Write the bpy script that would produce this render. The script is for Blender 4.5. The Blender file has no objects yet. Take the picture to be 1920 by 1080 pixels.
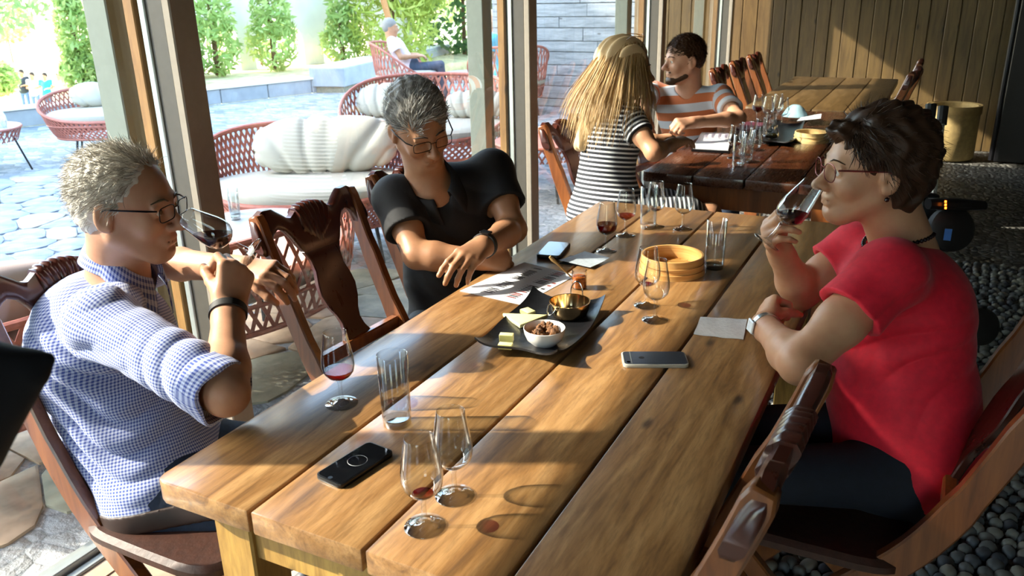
import bpy, bmesh, math, random, os
import numpy as np
from mathutils import Vector, Matrix
random.seed(7); RNG = np.random.default_rng(7)
scn = bpy.context.scene
COL = scn.collection
PI = math.pi

# ---------------------------------------------------------------- camera
CAM = np.array([1.1036, -0.7893, 1.5313]); YAW, PITCH, ROLL, FPX = -0.4773, 0.3493, -0.0230, 1544.35
_cy, _sy, _cp, _sp = math.cos(YAW), math.sin(YAW), math.cos(PITCH), math.sin(PITCH)
_f = np.array([_sy*_cp, _cy*_cp, -_sp]); _r = np.array([_cy, -_sy, 0.]); _u = np.cross(_r, _f)
_c, _s = math.cos(ROLL), math.sin(ROLL)
CR, CU, CF = _c*_r+_s*_u, -_s*_r+_c*_u, _f
cam = bpy.data.objects.new('camera', bpy.data.cameras.new('camera')); COL.objects.link(cam)
cam.matrix_world = Matrix([[CR[i], CU[i], -CF[i], CAM[i]] for i in range(3)]+[[0, 0, 0, 1]])
cam.data.sensor_width = 22.3; cam.data.lens = FPX/1920*22.3
cam.data.clip_start = .02; cam.data.clip_end = 300
cam.data.dof.use_dof = True; cam.data.dof.focus_distance = 1.95; cam.data.dof.aperture_fstop = 5.6
scn.camera = cam
# ---------------------------------------------------------------- light
SUN_AZ, SUN_EL = math.radians(25.5), math.radians(31.5)
w = bpy.data.worlds.new('sky'); scn.world = w; w.use_nodes = True
_n = w.node_tree; _n.nodes.clear()
_o = _n.nodes.new('ShaderNodeOutputWorld'); _b = _n.nodes.new('ShaderNodeBackground')
_sk = _n.nodes.new('ShaderNodeTexSky'); _sk.sky_type = 'NISHITA'; _sk.sun_disc = False
_sk.sun_elevation = SUN_EL; _sk.sun_rotation = math.atan2(-math.cos(SUN_AZ), -math.sin(SUN_AZ)) ; _sk.dust_density = 1.5; _sk.air_density = 1.3
_n.links.new(_sk.outputs[0], _b.inputs[0]); _b.inputs[1].default_value = 2.0
_n.links.new(_b.outputs[0], _o.inputs[0])
sl = bpy.data.lights.new('sun', 'SUN'); sl.energy = 12.5; sl.color = (1, .89, .75); sl.angle = math.radians(.6)
sun = bpy.data.objects.new('sun', sl); COL.objects.link(sun)
sd = Vector((math.cos(SUN_AZ)*math.cos(SUN_EL), math.sin(SUN_AZ)*math.cos(SUN_EL), -math.sin(SUN_EL)))
sun.rotation_euler = sd.to_track_quat('-Z', 'Y').to_euler(); sun.location = (-8, -4, 8)
scn.view_settings.view_transform = 'Standard'; scn.view_settings.look = 'None'; scn.view_settings.gamma = 1
scn.view_settings.use_curve_mapping = False; scn.view_settings.exposure = .15
cy = scn.cycles; cy.use_denoising = True; cy.max_bounces = 9; cy.transparent_max_bounces = 24; cy.diffuse_bounces = 4
cy.caustics_reflective = False; cy.sample_clamp_indirect = 8

# ---------------------------------------------------------------- helpers
def A(*v): return np.array(v, float)
def at(px, py, r):
    "point seen at pixel px,py of the photograph at depth r metres"
    return CAM+(CF+CR*((px-960)/FPX)-CU*((py-540)/FPX))*r
def atp(px, py, p0, n):
    d = CF+CR*((px-960)/FPX)-CU*((py-540)/FPX); n = A(*n)
    return CAM+d*(((A(*p0)-CAM)@n)/(d@n))
def atz(px, py, z): return atp(px, py, (0, 0, z), (0, 0, 1))
def atx(px, py, x): return atp(px, py, (x, 0, 0), (1, 0, 0))
def aty(px, py, y): return atp(px, py, (0, y, 0), (0, 1, 0))
def unit(v): v = np.asarray(v, float); return v/np.linalg.norm(v)

def tag(o, label=None, cat=None, group=None, kind=None):
    if label: o['label'] = label
    if cat: o['category'] = cat
    if group: o['group'] = group
    if kind: o['kind'] = kind
    return o
def empty(name, loc=(0, 0, 0), rz=0, **k):
    o = bpy.data.objects.new(name, None); COL.objects.link(o); o.location = loc; o.rotation_euler = (0, 0, rz)
    o.empty_display_size = .1
    return tag(o, **k)
def link(name, me, mat=None, parent=None, smooth=False, **k):
    o = bpy.data.objects.new(name, me); COL.objects.link(o)
    if mat is not None:
        for m in (mat if isinstance(mat, (list, tuple)) else [mat]): me.materials.append(m)
    if parent is not None: o.parent = parent
    if smooth: me.shade_smooth()
    return tag(o, **k)
def mesh(name, V, F):
    me = bpy.data.meshes.new(name); me.from_pydata([tuple(map(float, v)) for v in V], [], [tuple(f) for f in F]); me.update(); return me
def npmesh(name, V, Q):
    "fast mesh from numpy arrays, Q is n x 3 or n x 4"
    me = bpy.data.meshes.new(name); n, k = Q.shape
    me.vertices.add(len(V)); me.vertices.foreach_set('co', np.asarray(V, np.float32).ravel())
    me.loops.add(n*k); me.loops.foreach_set('vertex_index', Q.astype(np.int32).ravel())
    me.polygons.add(n); me.polygons.foreach_set('loop_start', np.arange(0, n*k, k, dtype=np.int32))
    me.polygons.foreach_set('loop_total', np.full(n, k, np.int32)); me.update(calc_edges=True); me.validate(); return me
def auto(me, ang=40):
    try: me.set_sharp_from_angle(angle=math.radians(ang))
    except Exception: pass
    return me
class MB:
    "collects shapes into one mesh"
    def __init__(s): s.V = []; s.F = []
    def add(s, V, F):
        b = len(s.V); s.V += [tuple(map(float, v)) for v in V]; s.F += [tuple(i+b for i in f) for f in F]; return s
    def box(s, lo, hi, M=None):
        x0, y0, z0 = lo; x1, y1, z1 = hi
        V = [(x, y, z) for z in (z0, z1) for y in (y0, y1) for x in (x0, x1)]
        if M is not None: V = [tuple(M @ Vector(v)) for v in V]
        return s.add(V, [(0, 2, 3, 1), (4, 5, 7, 6), (0, 1, 5, 4), (2, 6, 7, 3), (0, 4, 6, 2), (1, 3, 7, 5)])
    def tube(s, pts, r, n=8, cap=True, flat=None):
        pts = [A(*p) for p in pts]; m = len(pts); rr = r if hasattr(r, '__len__') else [r]*m
        up = None; rings = []
        for i, p in enumerate(pts):
            t = unit(pts[min(i+1, m-1)]-pts[max(i-1, 0)])
            if up is None:
                up = np.cross(t, A(0, 0, 1) if abs(t[2]) < .9 else A(1, 0, 0))
            a = unit(up-t*(up@t)); b = np.cross(t, a); up = a
            rings.append([p+rr[i]*(a*math.cos(q)+b*math.sin(q)*(flat or 1)) for q in np.arange(n)*2*PI/n])
        V = [v for R_ in rings for v in R_]
        F = [(i*n+j, i*n+(j+1) % n, (i+1)*n+(j+1) % n, (i+1)*n+j) for i in range(m-1) for j in range(n)]
        if cap: F += [tuple(range(n-1, -1, -1)), tuple((m-1)*n+j for j in range(n))]
        return s.add(V, F)
    def lathe(s, prof, n=32, c=(0, 0, 0)):
        V = [(c[0]+r*math.cos(q), c[1]+r*math.sin(q), c[2]+z) for r, z in prof for q in np.arange(n)*2*PI/n]
        F = [(i*n+j, i*n+(j+1) % n, (i+1)*n+(j+1) % n, (i+1)*n+j) for i in range(len(prof)-1) for j in range(n)]
        return s.add(V, F)
    def prism(s, poly, lo, hi, axis=1, bend=None):
        "polygon (u,v) extruded; axis = extrusion axis"
        def mk(u, v, w):
            p = {0: (w, u, v), 1: (u, w, v), 2: (u, v, w)}[axis]
            return bend(p) if bend else p
        n = len(poly); V = [mk(u, v, lo) for u, v in poly]+[mk(u, v, hi) for u, v in poly]
        F = [(i, (i+1) % n, n+(i+1) % n, n+i) for i in range(n)]+[tuple(range(n-1, -1, -1)), tuple(range(n, 2*n))]
        return s.add(V, F)
    def me(s, name='m'): 
        me = mesh(name, s.V, s.F)
        bm = bmesh.new(); bm.from_mesh(me); bmesh.ops.recalc_face_normals(bm, faces=bm.faces); bm.to_mesh(me); bm.free(); return me
    def build(s, name, mat, parent=None, smooth=False, bevel=0, seg=1, ang=35, **k):
        me = s.me(name)
        if bevel:
            bm = bmesh.new(); bm.from_mesh(me)
            es = [e for e in bm.edges if len(e.link_faces) == 2 and e.calc_face_angle(0) > math.radians(30)]
            bmesh.ops.bevel(bm, geom=es, offset=bevel, segments=seg, profile=.5, affect='EDGES', clamp_overlap=True)
            bm.to_mesh(me); bm.free()
        o = link(name, me, mat, parent, **k)
        if smooth or bevel: me.shade_smooth(); auto(me, ang)
        return o
def copy_tree(o, loc=None, rz=None, **k):
    c = o.copy(); COL.objects.link(c)
    for ch in o.children:
        d = ch.copy(); COL.objects.link(d); d.parent = c
        for g in ch.children:
            e = g.copy(); COL.objects.link(e); e.parent = d
    if loc is not None: c.location = loc
    if rz is not None: c.rotation_euler = (0, 0, rz)
    for key in ('label', 'group'):
        if key in k: c[key] = k[key]
        elif key in c: del c[key]
    return c
def smoothpath(P, n=6):
    P = [A(*p) for p in P]; out = []
    Q = [2*P[0]-P[1]]+P+[2*P[-1]-P[-2]]
    for i in range(1, len(Q)-2):
        for t in np.arange(n)/n:
            a, b, c, d = Q[i-1:i+3]
            out.append(.5*((2*b)+(-a+c)*t+(2*a-5*b+4*c-d)*t*t+(-a+3*b-3*c+d)*t**3))
    out.append(P[-1]); return out

# ---------------------------------------------------------------- materials
def hexc(h):
    h = h.lstrip('#'); c = [int(h[i:i+2], 16)/255 for i in (0, 2, 4)]
    return tuple(((x+.055)/1.055)**2.4 if x > .04045 else x/12.92 for x in c)+(1,)
class NT:
    def __init__(s, name):
        s.m = bpy.data.materials.new(name); s.m.use_nodes = True; s.t = s.m.node_tree
        s.b = s.t.nodes['Principled BSDF']; s.out = s.t.nodes['Material Output']
    def n(s, typ, ins=None, **props):
        nd = s.t.nodes.new(typ)
        for k, v in props.items(): setattr(nd, k, v)
        for k, v in (ins or {}).items():
            sock = nd.inputs[k]
            if hasattr(v, 'is_output') or isinstance(v, bpy.types.NodeSocket): s.t.links.new(v, sock)
            else: sock.default_value = v
        return nd
    def set(s, **k):
        for key, v in k.items():
            sock = s.b.inputs[key.replace('_', ' ')]
            if isinstance(v, bpy.types.NodeSocket): s.t.links.new(v, sock)
            else: sock.default_value = v
        return s
    def ramp(s, fac, stops):
        r = s.n('ShaderNodeValToRGB', {'Fac': fac}); e = r.color_ramp.elements
        while len(e) < len(stops): e.new(.5)
        for el, (p, c) in zip(e, stops): el.position = p; el.color = c
        return r.outputs['Color']
    def noise(s, vec, scale, detail=4, rough=.55, dist=0):
        return s.n('ShaderNodeTexNoise', {'Vector': vec, 'Scale': scale, 'Detail': detail, 'Roughness': rough, 'Distortion': dist}).outputs['Fac']
    def coord(s, which='Object', scale=(1, 1, 1), rot=(0, 0, 0), loc=(0, 0, 0)):
        tc = s.n('ShaderNodeTexCoord'); 
        return s.n('ShaderNodeMapping', {'Vector': tc.outputs[which], 'Scale': scale, 'Rotation': rot, 'Location': loc}).outputs[0]
    def wpos(s, scale=(1, 1, 1)):
        g = s.n('ShaderNodeNewGeometry'); return s.n('ShaderNodeMapping', {'Vector': g.outputs['Position'], 'Scale': scale}).outputs[0]
    def math(s, op, a, b=0., c=0.):
        return s.n('ShaderNodeMath', {0: a, 1: b, 2: c}, operation=op).outputs[0]
    def mix(s, f, a, b, mode='MIX'):
        nd = s.n('ShaderNodeMix', data_type='RGBA', blend_type=mode)
        for i, v in ((0, f), (6, a), (7, b)):
            if isinstance(v, bpy.types.NodeSocket): s.t.links.new(v, nd.inputs[i])
            else: nd.inputs[i].default_value = v
        return nd.outputs[2]
    def bump(s, h, strength=.3, dist=.01):
        s.t.links.new(s.n('ShaderNodeBump', {'Height': h, 'Strength': strength, 'Distance': dist}).outputs[0], s.b.inputs['Normal']); return s
    def rnd(s): return s.n('ShaderNodeObjectInfo').outputs['Random']
def plain(name, c, rough=.5, metal=0, vary=.06, scale=30, bump=0, **k):
    t = NT(name); v = t.coord('Object'); f = t.noise(v, scale, 3)
    c = hexc(c) if isinstance(c, str) else c
    d = tuple(max(0, x*(1-vary*2)) for x in c[:3])+(1,); e = tuple(min(1, x*(1+vary*2)) for x in c[:3])+(1,)
    t.set(Base_Color=t.ramp(f, [(.3, d), (.7, e)]), Roughness=rough, Metallic=metal)
    for key, val in k.items(): t.set(**{key: val})
    if bump: t.bump(f, bump, .004)
    return t.m
def wood(name, c1, c2, c3, axis=1, rough=.4, scale=1., coat=0, knots=True, streak=1., use='Object', rndshift=True):
    "grain runs along `axis` of the object"
    t = NT(name); sc = [21*scale]*3; sc[axis] = 2.4*scale
    v = t.coord(use, sc)
    if rndshift:
        r = t.rnd(); add = t.n('ShaderNodeVectorMath', {0: v, 1: t.n('ShaderNodeCombineXYZ', {0: t.math('MULTIPLY', r, 37.), 1: t.math('MULTIPLY', r, 91.), 2: t.math('MULTIPLY', r, 17.)}).outputs[0]}, operation='ADD'); v = add.outputs[0]
    f = t.noise(v, 1.3, 6, .6, .8); g = t.noise(v, 6., 5, .7)
    col = t.ramp(f, [(.28, hexc(c3)), (.46, hexc(c2)), (.68, hexc(c1))])
    col = t.mix(t.math('MULTIPLY', t.ramp(g, [(.35, (1, 1, 1, 1)), (.55, (0, 0, 0, 1))]), .45*streak), col, hexc(c3))
    if knots:
        vk = t.coord(use)
        if rndshift: vk = t.n('ShaderNodeVectorMath', {0: vk, 1: add.inputs[1].links[0].from_socket}, operation='ADD').outputs[0]
        sp = t.n('ShaderNodeSeparateXYZ', {0: vk}).outputs; ac, al = (sp[0], sp[axis]) if axis else (sp[2], sp[0])
        vk = t.n('ShaderNodeCombineXYZ', {0: t.math('MULTIPLY', ac, 3.6*scale), 1: t.math('MULTIPLY', al, 1.5*scale)}).outputs[0]
        vo = t.n('ShaderNodeTexVoronoi', {'Vector': vk, 'Scale': 1.}, voronoi_dimensions='2D')
        kf = t.ramp(vo.outputs['Distance'], [(.012, (1, 1, 1, 1)), (.045, (0, 0, 0, 1))])
        col = t.mix(t.math('MULTIPLY', kf, .75), col, hexc('#1c1008'))
    t.set(Base_Color=col, Roughness=t.math('MULTIPLY_ADD', g, .25, rough-.12))
    if coat: t.set(Coat_Weight=coat, Coat_Roughness=.18)
    t.bump(g, .05, .002)
    return t.m
def thin_glass(name, tint=(1, 1, 1, 1), gl=.04, edge=.9, rough=0., dim=.5):
    "a thin pane or wall of clear glass: lets light straight through, mirrors more at grazing angles"
    t = NT(name); t.t.nodes.remove(t.b)
    lw = t.math('POWER', t.n('ShaderNodeLayerWeight', {'Blend': .5}).outputs['Facing'], 2.6)
    f = t.math('MULTIPLY', t.math('MULTIPLY_ADD', lw, edge, gl-.005), t.math('SUBTRACT', 1., t.n('ShaderNodeNewGeometry').outputs['Backfacing']))
    fc = t.math('POWER', t.n('ShaderNodeLayerWeight', {'Blend': .5}).outputs['Facing'], 2.2)
    tr = t.n('ShaderNodeBsdfTransparent', {'Color': t.mix(fc, tint, tuple(x*dim for x in tint[:3])+(1,))}); g = t.n('ShaderNodeBsdfGlossy', {'Roughness': rough, 'Color': (1, 1, 1, 1)})
    mx = t.n('ShaderNodeMixShader', {0: f, 1: tr.outputs[0], 2: g.outputs[0]}); t.t.links.new(mx.outputs[0], t.out.inputs[0]); return t.m
def real_glass(name, c=(1, 1, 1, 1), ior=1.45, rough=0):
    t = NT(name); t.t.nodes.remove(t.b)
    g = t.n('ShaderNodeBsdfGlass', {'Color': c, 'IOR': ior, 'Roughness': rough}); t.t.links.new(g.outputs[0], t.out.inputs[0]); return t.m
M = {}
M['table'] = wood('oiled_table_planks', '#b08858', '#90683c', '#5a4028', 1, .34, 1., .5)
M['tableedge'] = wood('pale_oak_frame', '#c09a50', '#a98342', '#7c5a2a', 2, .45, 1., .1)
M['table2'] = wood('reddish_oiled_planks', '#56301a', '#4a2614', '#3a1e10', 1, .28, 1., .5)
M['table3'] = wood('dull_oiled_planks', '#6e5636', '#5c4729', '#42311c', 1, .36, 1., .2)
M['chair'] = wood('reddish_brown_chair_wood', '#8e5428', '#7a4520', '#5e3216', 2, .32, 1.2, .4, knots=False, streak=.25)
M['chairdark'] = wood('dark_mahogany_wood', '#4a2216', '#431d12', '#3a1810', 2, .3, .35, .35, knots=False, streak=.15)
M['seat'] = plain('dark_brown_leather', '#3a1e12', .55, vary=.12, scale=60, bump=.3)
M['glass'] = thin_glass('clear_drinking_glass', (.97, .98, .98, 1), .045, 1.1)
M['glassthick'] = thin_glass('thick_clear_glass', (.96, .97, .97, 1), .09, 1.2, dim=.6)
M['pane'] = thin_glass('window_pane_glass', (.95, .97, .96, 1), .03, .8, dim=.85)
M['lens'] = thin_glass('spectacle_lens', (.97, .97, .97, 1), .04, .6, dim=.9)
# ================================================================= SETTING
XF = -.88; YB = 8.1; XR = 3.6; YN = -3.9
# ---- materials of the shell
t = NT('outdoor_slate_paving'); v = t.wpos()
vo = t.n('ShaderNodeTexVoronoi', {'Vector': t.wpos((1, 1.7, 1)), 'Scale': 7., 'Randomness': 1.})
ve = t.n('ShaderNodeTexVoronoi', {'Vector': t.wpos((1, 1.7, 1)), 'Scale': 7.}, feature='DISTANCE_TO_EDGE')
cell = t.n('ShaderNodeSeparateColor', {0: vo.outputs['Color']}).outputs[0]
base = t.ramp(cell, [(.1, hexc('#6c7882')), (.5, hexc('#88929c')), (.9, hexc('#a6aab0'))])
base = t.mix(t.ramp(t.noise(v, .8, 3), [(.45, (0, 0, 0, 1)), (.7, (.5, .5, .5, 1))]), base, hexc('#b9b2a4'))
jf = t.ramp(ve.outputs['Distance'], [(.0, (1, 1, 1, 1)), (.06, (0, 0, 0, 1))])
t.set(Base_Color=t.mix(t.math('MULTIPLY', jf, .6), base, hexc('#565f66')), Roughness=.75)
t.bump(t.math('ADD', t.math('MULTIPLY', ve.outputs['Distance'], 2.), t.noise(v, 40, 4)), .6, .02)
M['slate'] = t.m
M['paver'] = plain('blue_grey_slate_slab', '#838d98', .7, vary=.16, scale=9, bump=.5)
M['paver2'] = plain('pale_warm_slate_slab', '#a09a8c', .7, vary=.16, scale=9, bump=.5)
M['flag'] = plain('cream_pink_flagstone', '#b49a80', .65, vary=.2, scale=7, bump=.5)
M['flag2'] = plain('grey_green_flagstone', '#8a8672', .65, vary=.2, scale=7, bump=.5)
M['mortar'] = plain('pale_mortar_bed', '#8a8474', .9, vary=.1, scale=20)
t = NT('pebble_bed_mortar'); v = t.wpos()
vo = t.n('ShaderNodeTexVoronoi', {'Vector': v, 'Scale': 22.}); ve = t.n('ShaderNodeTexVoronoi', {'Vector': v, 'Scale': 22.}, feature='DISTANCE_TO_EDGE')
t.set(Base_Color=t.mix(t.ramp(ve.outputs['Distance'], [(0, (1, 1, 1, 1)), (.12, (0, 0, 0, 1))]), t.ramp(t.n('ShaderNodeSeparateColor', {0: vo.outputs['Color']}).outputs[0], [(.1, hexc('#4a4a48')), (.8, hexc('#7d7c76'))]), hexc('#2c2a26')), Roughness=.6)
t.bump(ve.outputs['Distance'], 1., .03); M['pebblefar'] = t.m
t = NT('river_pebble'); r = t.rnd(); g = t.n('ShaderNodeNewGeometry').outputs['Random Per Island']; q = t.math('FRACT', t.math('ADD', r, g))
t.set(Base_Color=t.ramp(q, [(.1, hexc('#45464a')), (.4, hexc('#626464')), (.75, hexc('#7e7c74')), (.95, hexc('#9a9484'))]), Roughness=.55); M['pebble'] = t.m
M['pine'] = wood('knotty_pine_boards', '#705a34', '#604c2c', '#4a381f', 2, .5, .8, 0, streak=.5)
M['greyboard'] = wood('weathered_grey_boards', '#a8aeb2', '#90979c', '#6c7378', 0, .75, .8, 0, streak=.9)
M['metalpale'] = plain('pale_green_grey_paint', '#6a736b', .5, vary=.03)
M['jambwood'] = wood('pine_jamb', '#9a7440', '#8a6434', '#6e4c24', 2, .5, .8, 0)
M['darkbeam'] = wood('dark_ceiling_boards', '#4a3620', '#3c2a18', '#2a1c10', 1, .6)
M['alu'] = plain('grey_aluminium', '#b4bab4', .35, .6, vary=.02)
M['taupe'] = plain('taupe_painted_frame', '#4a463e', .5, vary=.03)  # darkened to offset the sun on the jamb's near face
M['taupelift'] = plain('taupe_shade_lift', '#8f8678', .5, vary=.03)  # jamb taupe lightened to offset the shade on its inner face
M['dark'] = plain('blackened_steel', '#15151a', .4, .3, vary=.05)
M['plaster'] = plain('dim_plaster', '#4a4136', .8, vary=.04)
M['white'] = plain('white_render', '#e8e2d6', .8, vary=.03, scale=3)
M['concrete'] = plain('pale_concrete', '#9a9ea2', .8, vary=.06, scale=5, bump=.2)
def poly_grid(x0, x1, y0, y1, step, jit, keep=lambda p: True, seed=1):
    "irregular stones: voronoi cells of a jittered grid, clipped half plane by half plane"
    rg = random.Random(seed); nx, ny = int((x1-x0)/step), int((y1-y0)/step); P = {}
    for i in range(-1, nx+1):
        for j in range(-1, ny+1):
            P[i, j] = (x0+(i+.5+rg.uniform(-jit, jit))*step, y0+(j+.5+rg.uniform(-jit, jit))*step)
    out = []
    for i in range(nx):
        for j in range(ny):
            c = P[i, j]
            if not keep(c): continue
            poly = [(c[0]+a*step*2, c[1]+b*step*2) for a, b in ((-1, -1), (1, -1), (1, 1), (-1, 1))]
            for di in (-2, -1, 0, 1, 2):
                for dj in (-2, -1, 0, 1, 2):
                    o = P.get((i+di, j+dj))
                    if o is None or (di, dj) == (0, 0): continue
                    mx, my = (c[0]+o[0])/2, (c[1]+o[1])/2; nx_, ny_ = o[0]-c[0], o[1]-c[1]; res = []
                    for k in range(len(poly)):
                        p, q = poly[k], poly[(k+1) % len(poly)]
                        dp = (p[0]-mx)*nx_+(p[1]-my)*ny_; dq = (q[0]-mx)*nx_+(q[1]-my)*ny_
                        if dp <= 0: res.append(p)
                        if dp*dq < 0: s_ = dp/(dp-dq); res.append((p[0]+(q[0]-p[0])*s_, p[1]+(q[1]-p[1])*s_))
                    poly = res
                    if len(poly) < 3: break
                if len(poly) < 3: break
            if len(poly) >= 3: out.append((c, poly))
    return out
def stone(name, c, poly, gap, z0, h, mat, parent):
    q = []
    for x, y in poly:
        d = math.hypot(x-c[0], y-c[1]); s_ = max(.2, 1-gap/d); q.append(((x-c[0])*s_, (y-c[1])*s_))
    # drop near-duplicate corners, then round the outline by corner cutting
    r = []
    for k in range(len(q)):
        a, b = q[k], q[(k+1) % len(q)]
        r += [(a[0]*.78+b[0]*.22, a[1]*.78+b[1]*.22), (a[0]*.22+b[0]*.78, a[1]*.22+b[1]*.78)]
    n = len(r); V = [(x, y, 0) for x, y in r]+[(x, y, h*.7) for x, y in r]+[(x*.94, y*.94, h+random.uniform(-.002, .002)) for x, y in r]
    F = [(i+k*n, (i+1) % n+k*n, (i+1) % n+(k+1)*n, i+(k+1)*n) for k in (0, 1) for i in range(n)]+[tuple(2*n+i for i in range(n))]
    o = link(name, mesh(name, V, F), mat, parent, smooth=True); auto(o.data, 30); o.location = (c[0], c[1], z0); return o
# ---- ground outside
lw0, lw1 = atz(345, 203, -.03), atz(600, 173, -.03)
d = unit((lw1-lw0)*A(1, 1, 0)); nrm = A(d[1], -d[0], 0)   # towards the terrace
ga, gb = lw0-d*22, lw0+d*16
g = MB().prism([(XF-.06, ga[1]), (XF-.06, gb[1]), (gb[0], gb[1]), (ga[0], ga[1])], -.25, -.03, 2).build('terrace_ground', M['slate']); tag(g, kind='structure')
MB().box((-140, -90, -2.9), (XF-3, 140, -2.8)).build('field_ground', plain('pale_dry_field', '#cfcf9c', .9, vary=.12, scale=.5), kind='structure')
def kz(p): return -2.35 < p[0] < XF-.12
for k, (c, poly) in enumerate(poly_grid(-2.4, -.95, -.6, 3.2, .40, .3, kz, 3)):
    poly = [(min(x, XF-.09), y) for x, y in poly]
    stone('flagstone', c, poly, .006, -.03, .014, M['flag'] if random.random() < .6 else M['flag2'], g)
for k, (c, poly) in enumerate(poly_grid(-6.4, -2.4, .2, 5.2, .29, .38, lambda p: True, 5)):
    stone('paving_stone', c, poly, .004, -.03, .012+random.uniform(0, .006), M['paver'] if random.random() < .8 else M['paver2'], g)
# ---- floor inside: river pebbles on edge set in mortar
fl = MB().box((XF+.06, YN, -.2), (XR, YB, -.012)).build('floor', M['pebblefar']); tag(fl, kind='structure')
bm = bmesh.new(); bmesh.ops.create_icosphere(bm, subdivisions=1, radius=1)
ico = bpy.data.meshes.new('pebble'); bm.to_mesh(ico); bm.free()
bm = bmesh.new(); bmesh.ops.create_icosphere(bm, subdivisions=2, radius=1); ico2 = bpy.data.meshes.new('pebble'); bm.to_mesh(ico2); bm.free(); ico2.shade_smooth(); ico2.materials.append(M['pebble'])
def view_px(p):
    d = A(*p)-CAM; z = d@CF; return (960+FPX*(d@CR)/z, 540-FPX*(d@CU)/z, z)
cells = []
ys = -.2
while ys < 4.4:
    xs = -.55 if ys < 1 else .2
    wl = .05*random.uniform(.9, 1.1)
    while xs < 2.9:
        ln = random.uniform(.034, .05); cells.append((xs+random.uniform(-.006, .006), ys+random.uniform(-.008, .008), ln, random.uniform(.8, 1.2))); xs += ln+.003
    ys += .043
def inview(c):
    x, y, z = view_px((c[0], c[1], 0)); return z > 0 and -20 < x < 1960 and -20 < y < 1120
vis = [c for c in cells if inview(c)]
near = sorted([c for c in vis if view_px((c[0], c[1], 0))[0] > 1290 and view_px((c[0], c[1], 0))[1] > 820], key=lambda c: (c[0]-CAM[0])**2+(c[1]-CAM[1])**2)[:290]
ns = set(near); V0 = np.array([v.co[:] for v in ico.vertices]); F0 = np.array([p.vertices[:] for p in ico.polygons])
def peb_mat(c):
    a = random.uniform(-.5, .5)+1.2; return a, c[2]*.62*c[3], c[2]*.5, .016+random.uniform(0, .006)
for c in near:
    a, sx, sy, sz = peb_mat(c)
    o = bpy.data.objects.new('pebble', ico2); COL.objects.link(o); o.parent = fl
    o.location = (c[0], c[1], -.004); o.rotation_euler = (0, random.uniform(-.15, .15), a); o.scale = (sx, sy, sz)
VV, FF, b = [], [], 0
for c in vis:
    if c in ns: continue
    a, sx, sy, sz = peb_mat(c); ca, sa = math.cos(a), math.sin(a)
    P = V0*[sx, sy, sz]; P = np.c_[P[:, 0]*ca-P[:, 1]*sa+c[0], P[:, 0]*sa+P[:, 1]*ca+c[1], P[:, 2]-.004]
    VV.append(P); FF.append(F0+b); b += len(V0)
link('pebbles', npmesh('pebbles', np.vstack(VV), np.vstack(FF)), M['pebble'], fl, smooth=True, kind='stuff')
for k, (c, poly) in enumerate(poly_grid(XF+.1, -.15, -.6, 1.2, .3, .25, lambda p: True, 9)):
    stone('flagstone', c, poly, .008, -.012, .016, M['flag'], fl)
# ---- back wall of upright knotty pine boards
bw = MB().box((-1.95, YB+.03, -.2), (XR, YB+.15, 3.1)).build('wall_back', M['pine']); tag(bw, kind='structure')
x = -1.93
while x < XR-.02:
    wd = random.choice([.105, .12, .12, .135, .15]); wd = min(wd, XR-x)
    MB().box((0, -.012, 0), (wd-.006, .03, 3.0)).build('plank', M['pine'], bw, bevel=.004).location = (x, YB+random.uniform(0, .004), -.03 if x < XF else -.012); x += wd
gw = MB().box((-4.6, 9.84, -.1), (-1.95, 9.95, 3.3)).build('wall_outbuilding', M['greyboard']); tag(gw, kind='structure')
z = -.02; row = 0
while z < 3.2:
    h = random.choice([.11, .14, .14, .17]); x = -4.58
    while x < -1.97:
        L = random.uniform(.7, 1.6); L = min(L, -1.95-x)
        MB().box((0, -.02-random.uniform(0, .008), 0), (L-.006, .02, h-.01)).build('plank', M['greyboard'], gw, bevel=.003).location = (x, 9.82, z); x += L
    z += h
MB().box((-1.97, YB+.1, -.1), (-1.87, 9.95, 3.2)).build('wall_passage', M['greyboard'], kind='structure')
# ---- rest of the shell (outside the frame, it closes the room)
MB().box((XR, YN, -.1), (XR+.12, YB+.1, 3.1)).build('wall_right', M['plaster'], kind='structure')
MB().box((XF, YN-.12, 2.55), (XR+.12, YN, 3.1)).build('wall_near', M['plaster'], kind='structure')
wn = empty('window_6', (0, 0, 0), kind='structure')      # glazed opening added behind the camera as fill light for the figures
MB().box((1.0, YN-.06, .05), (2.1, YN-.055, 2.55)).build('pane', M['pane'], wn)
MB().box((XF-.1, YN-.12, -.1), (1.0, YN, 2.6)).build('wall_by_opening', M['plaster'], kind='structure')
MB().box((2.1, YN-.12, -.1), (XR+.12, YN, 2.6)).build('wall_by_opening', M['plaster'], kind='structure')
for x in (1.0, 1.5, 2.04): MB().box((x, YN-.1, -.01), (x+.06, YN-.02, 2.55)).build('mullion', M['taupe'], wn, bevel=.004)
nf = MB().box((XF-.06, -30, -.25), (30, YN, -.03)).build('forecourt_ground', M['slate']); tag(nf, kind='structure')
rf = MB().box((-2.5, YN-.2, 2.875), (XR+.2, 9.9, 3.15)).build('ceiling', M['darkbeam'], kind='structure')
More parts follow.
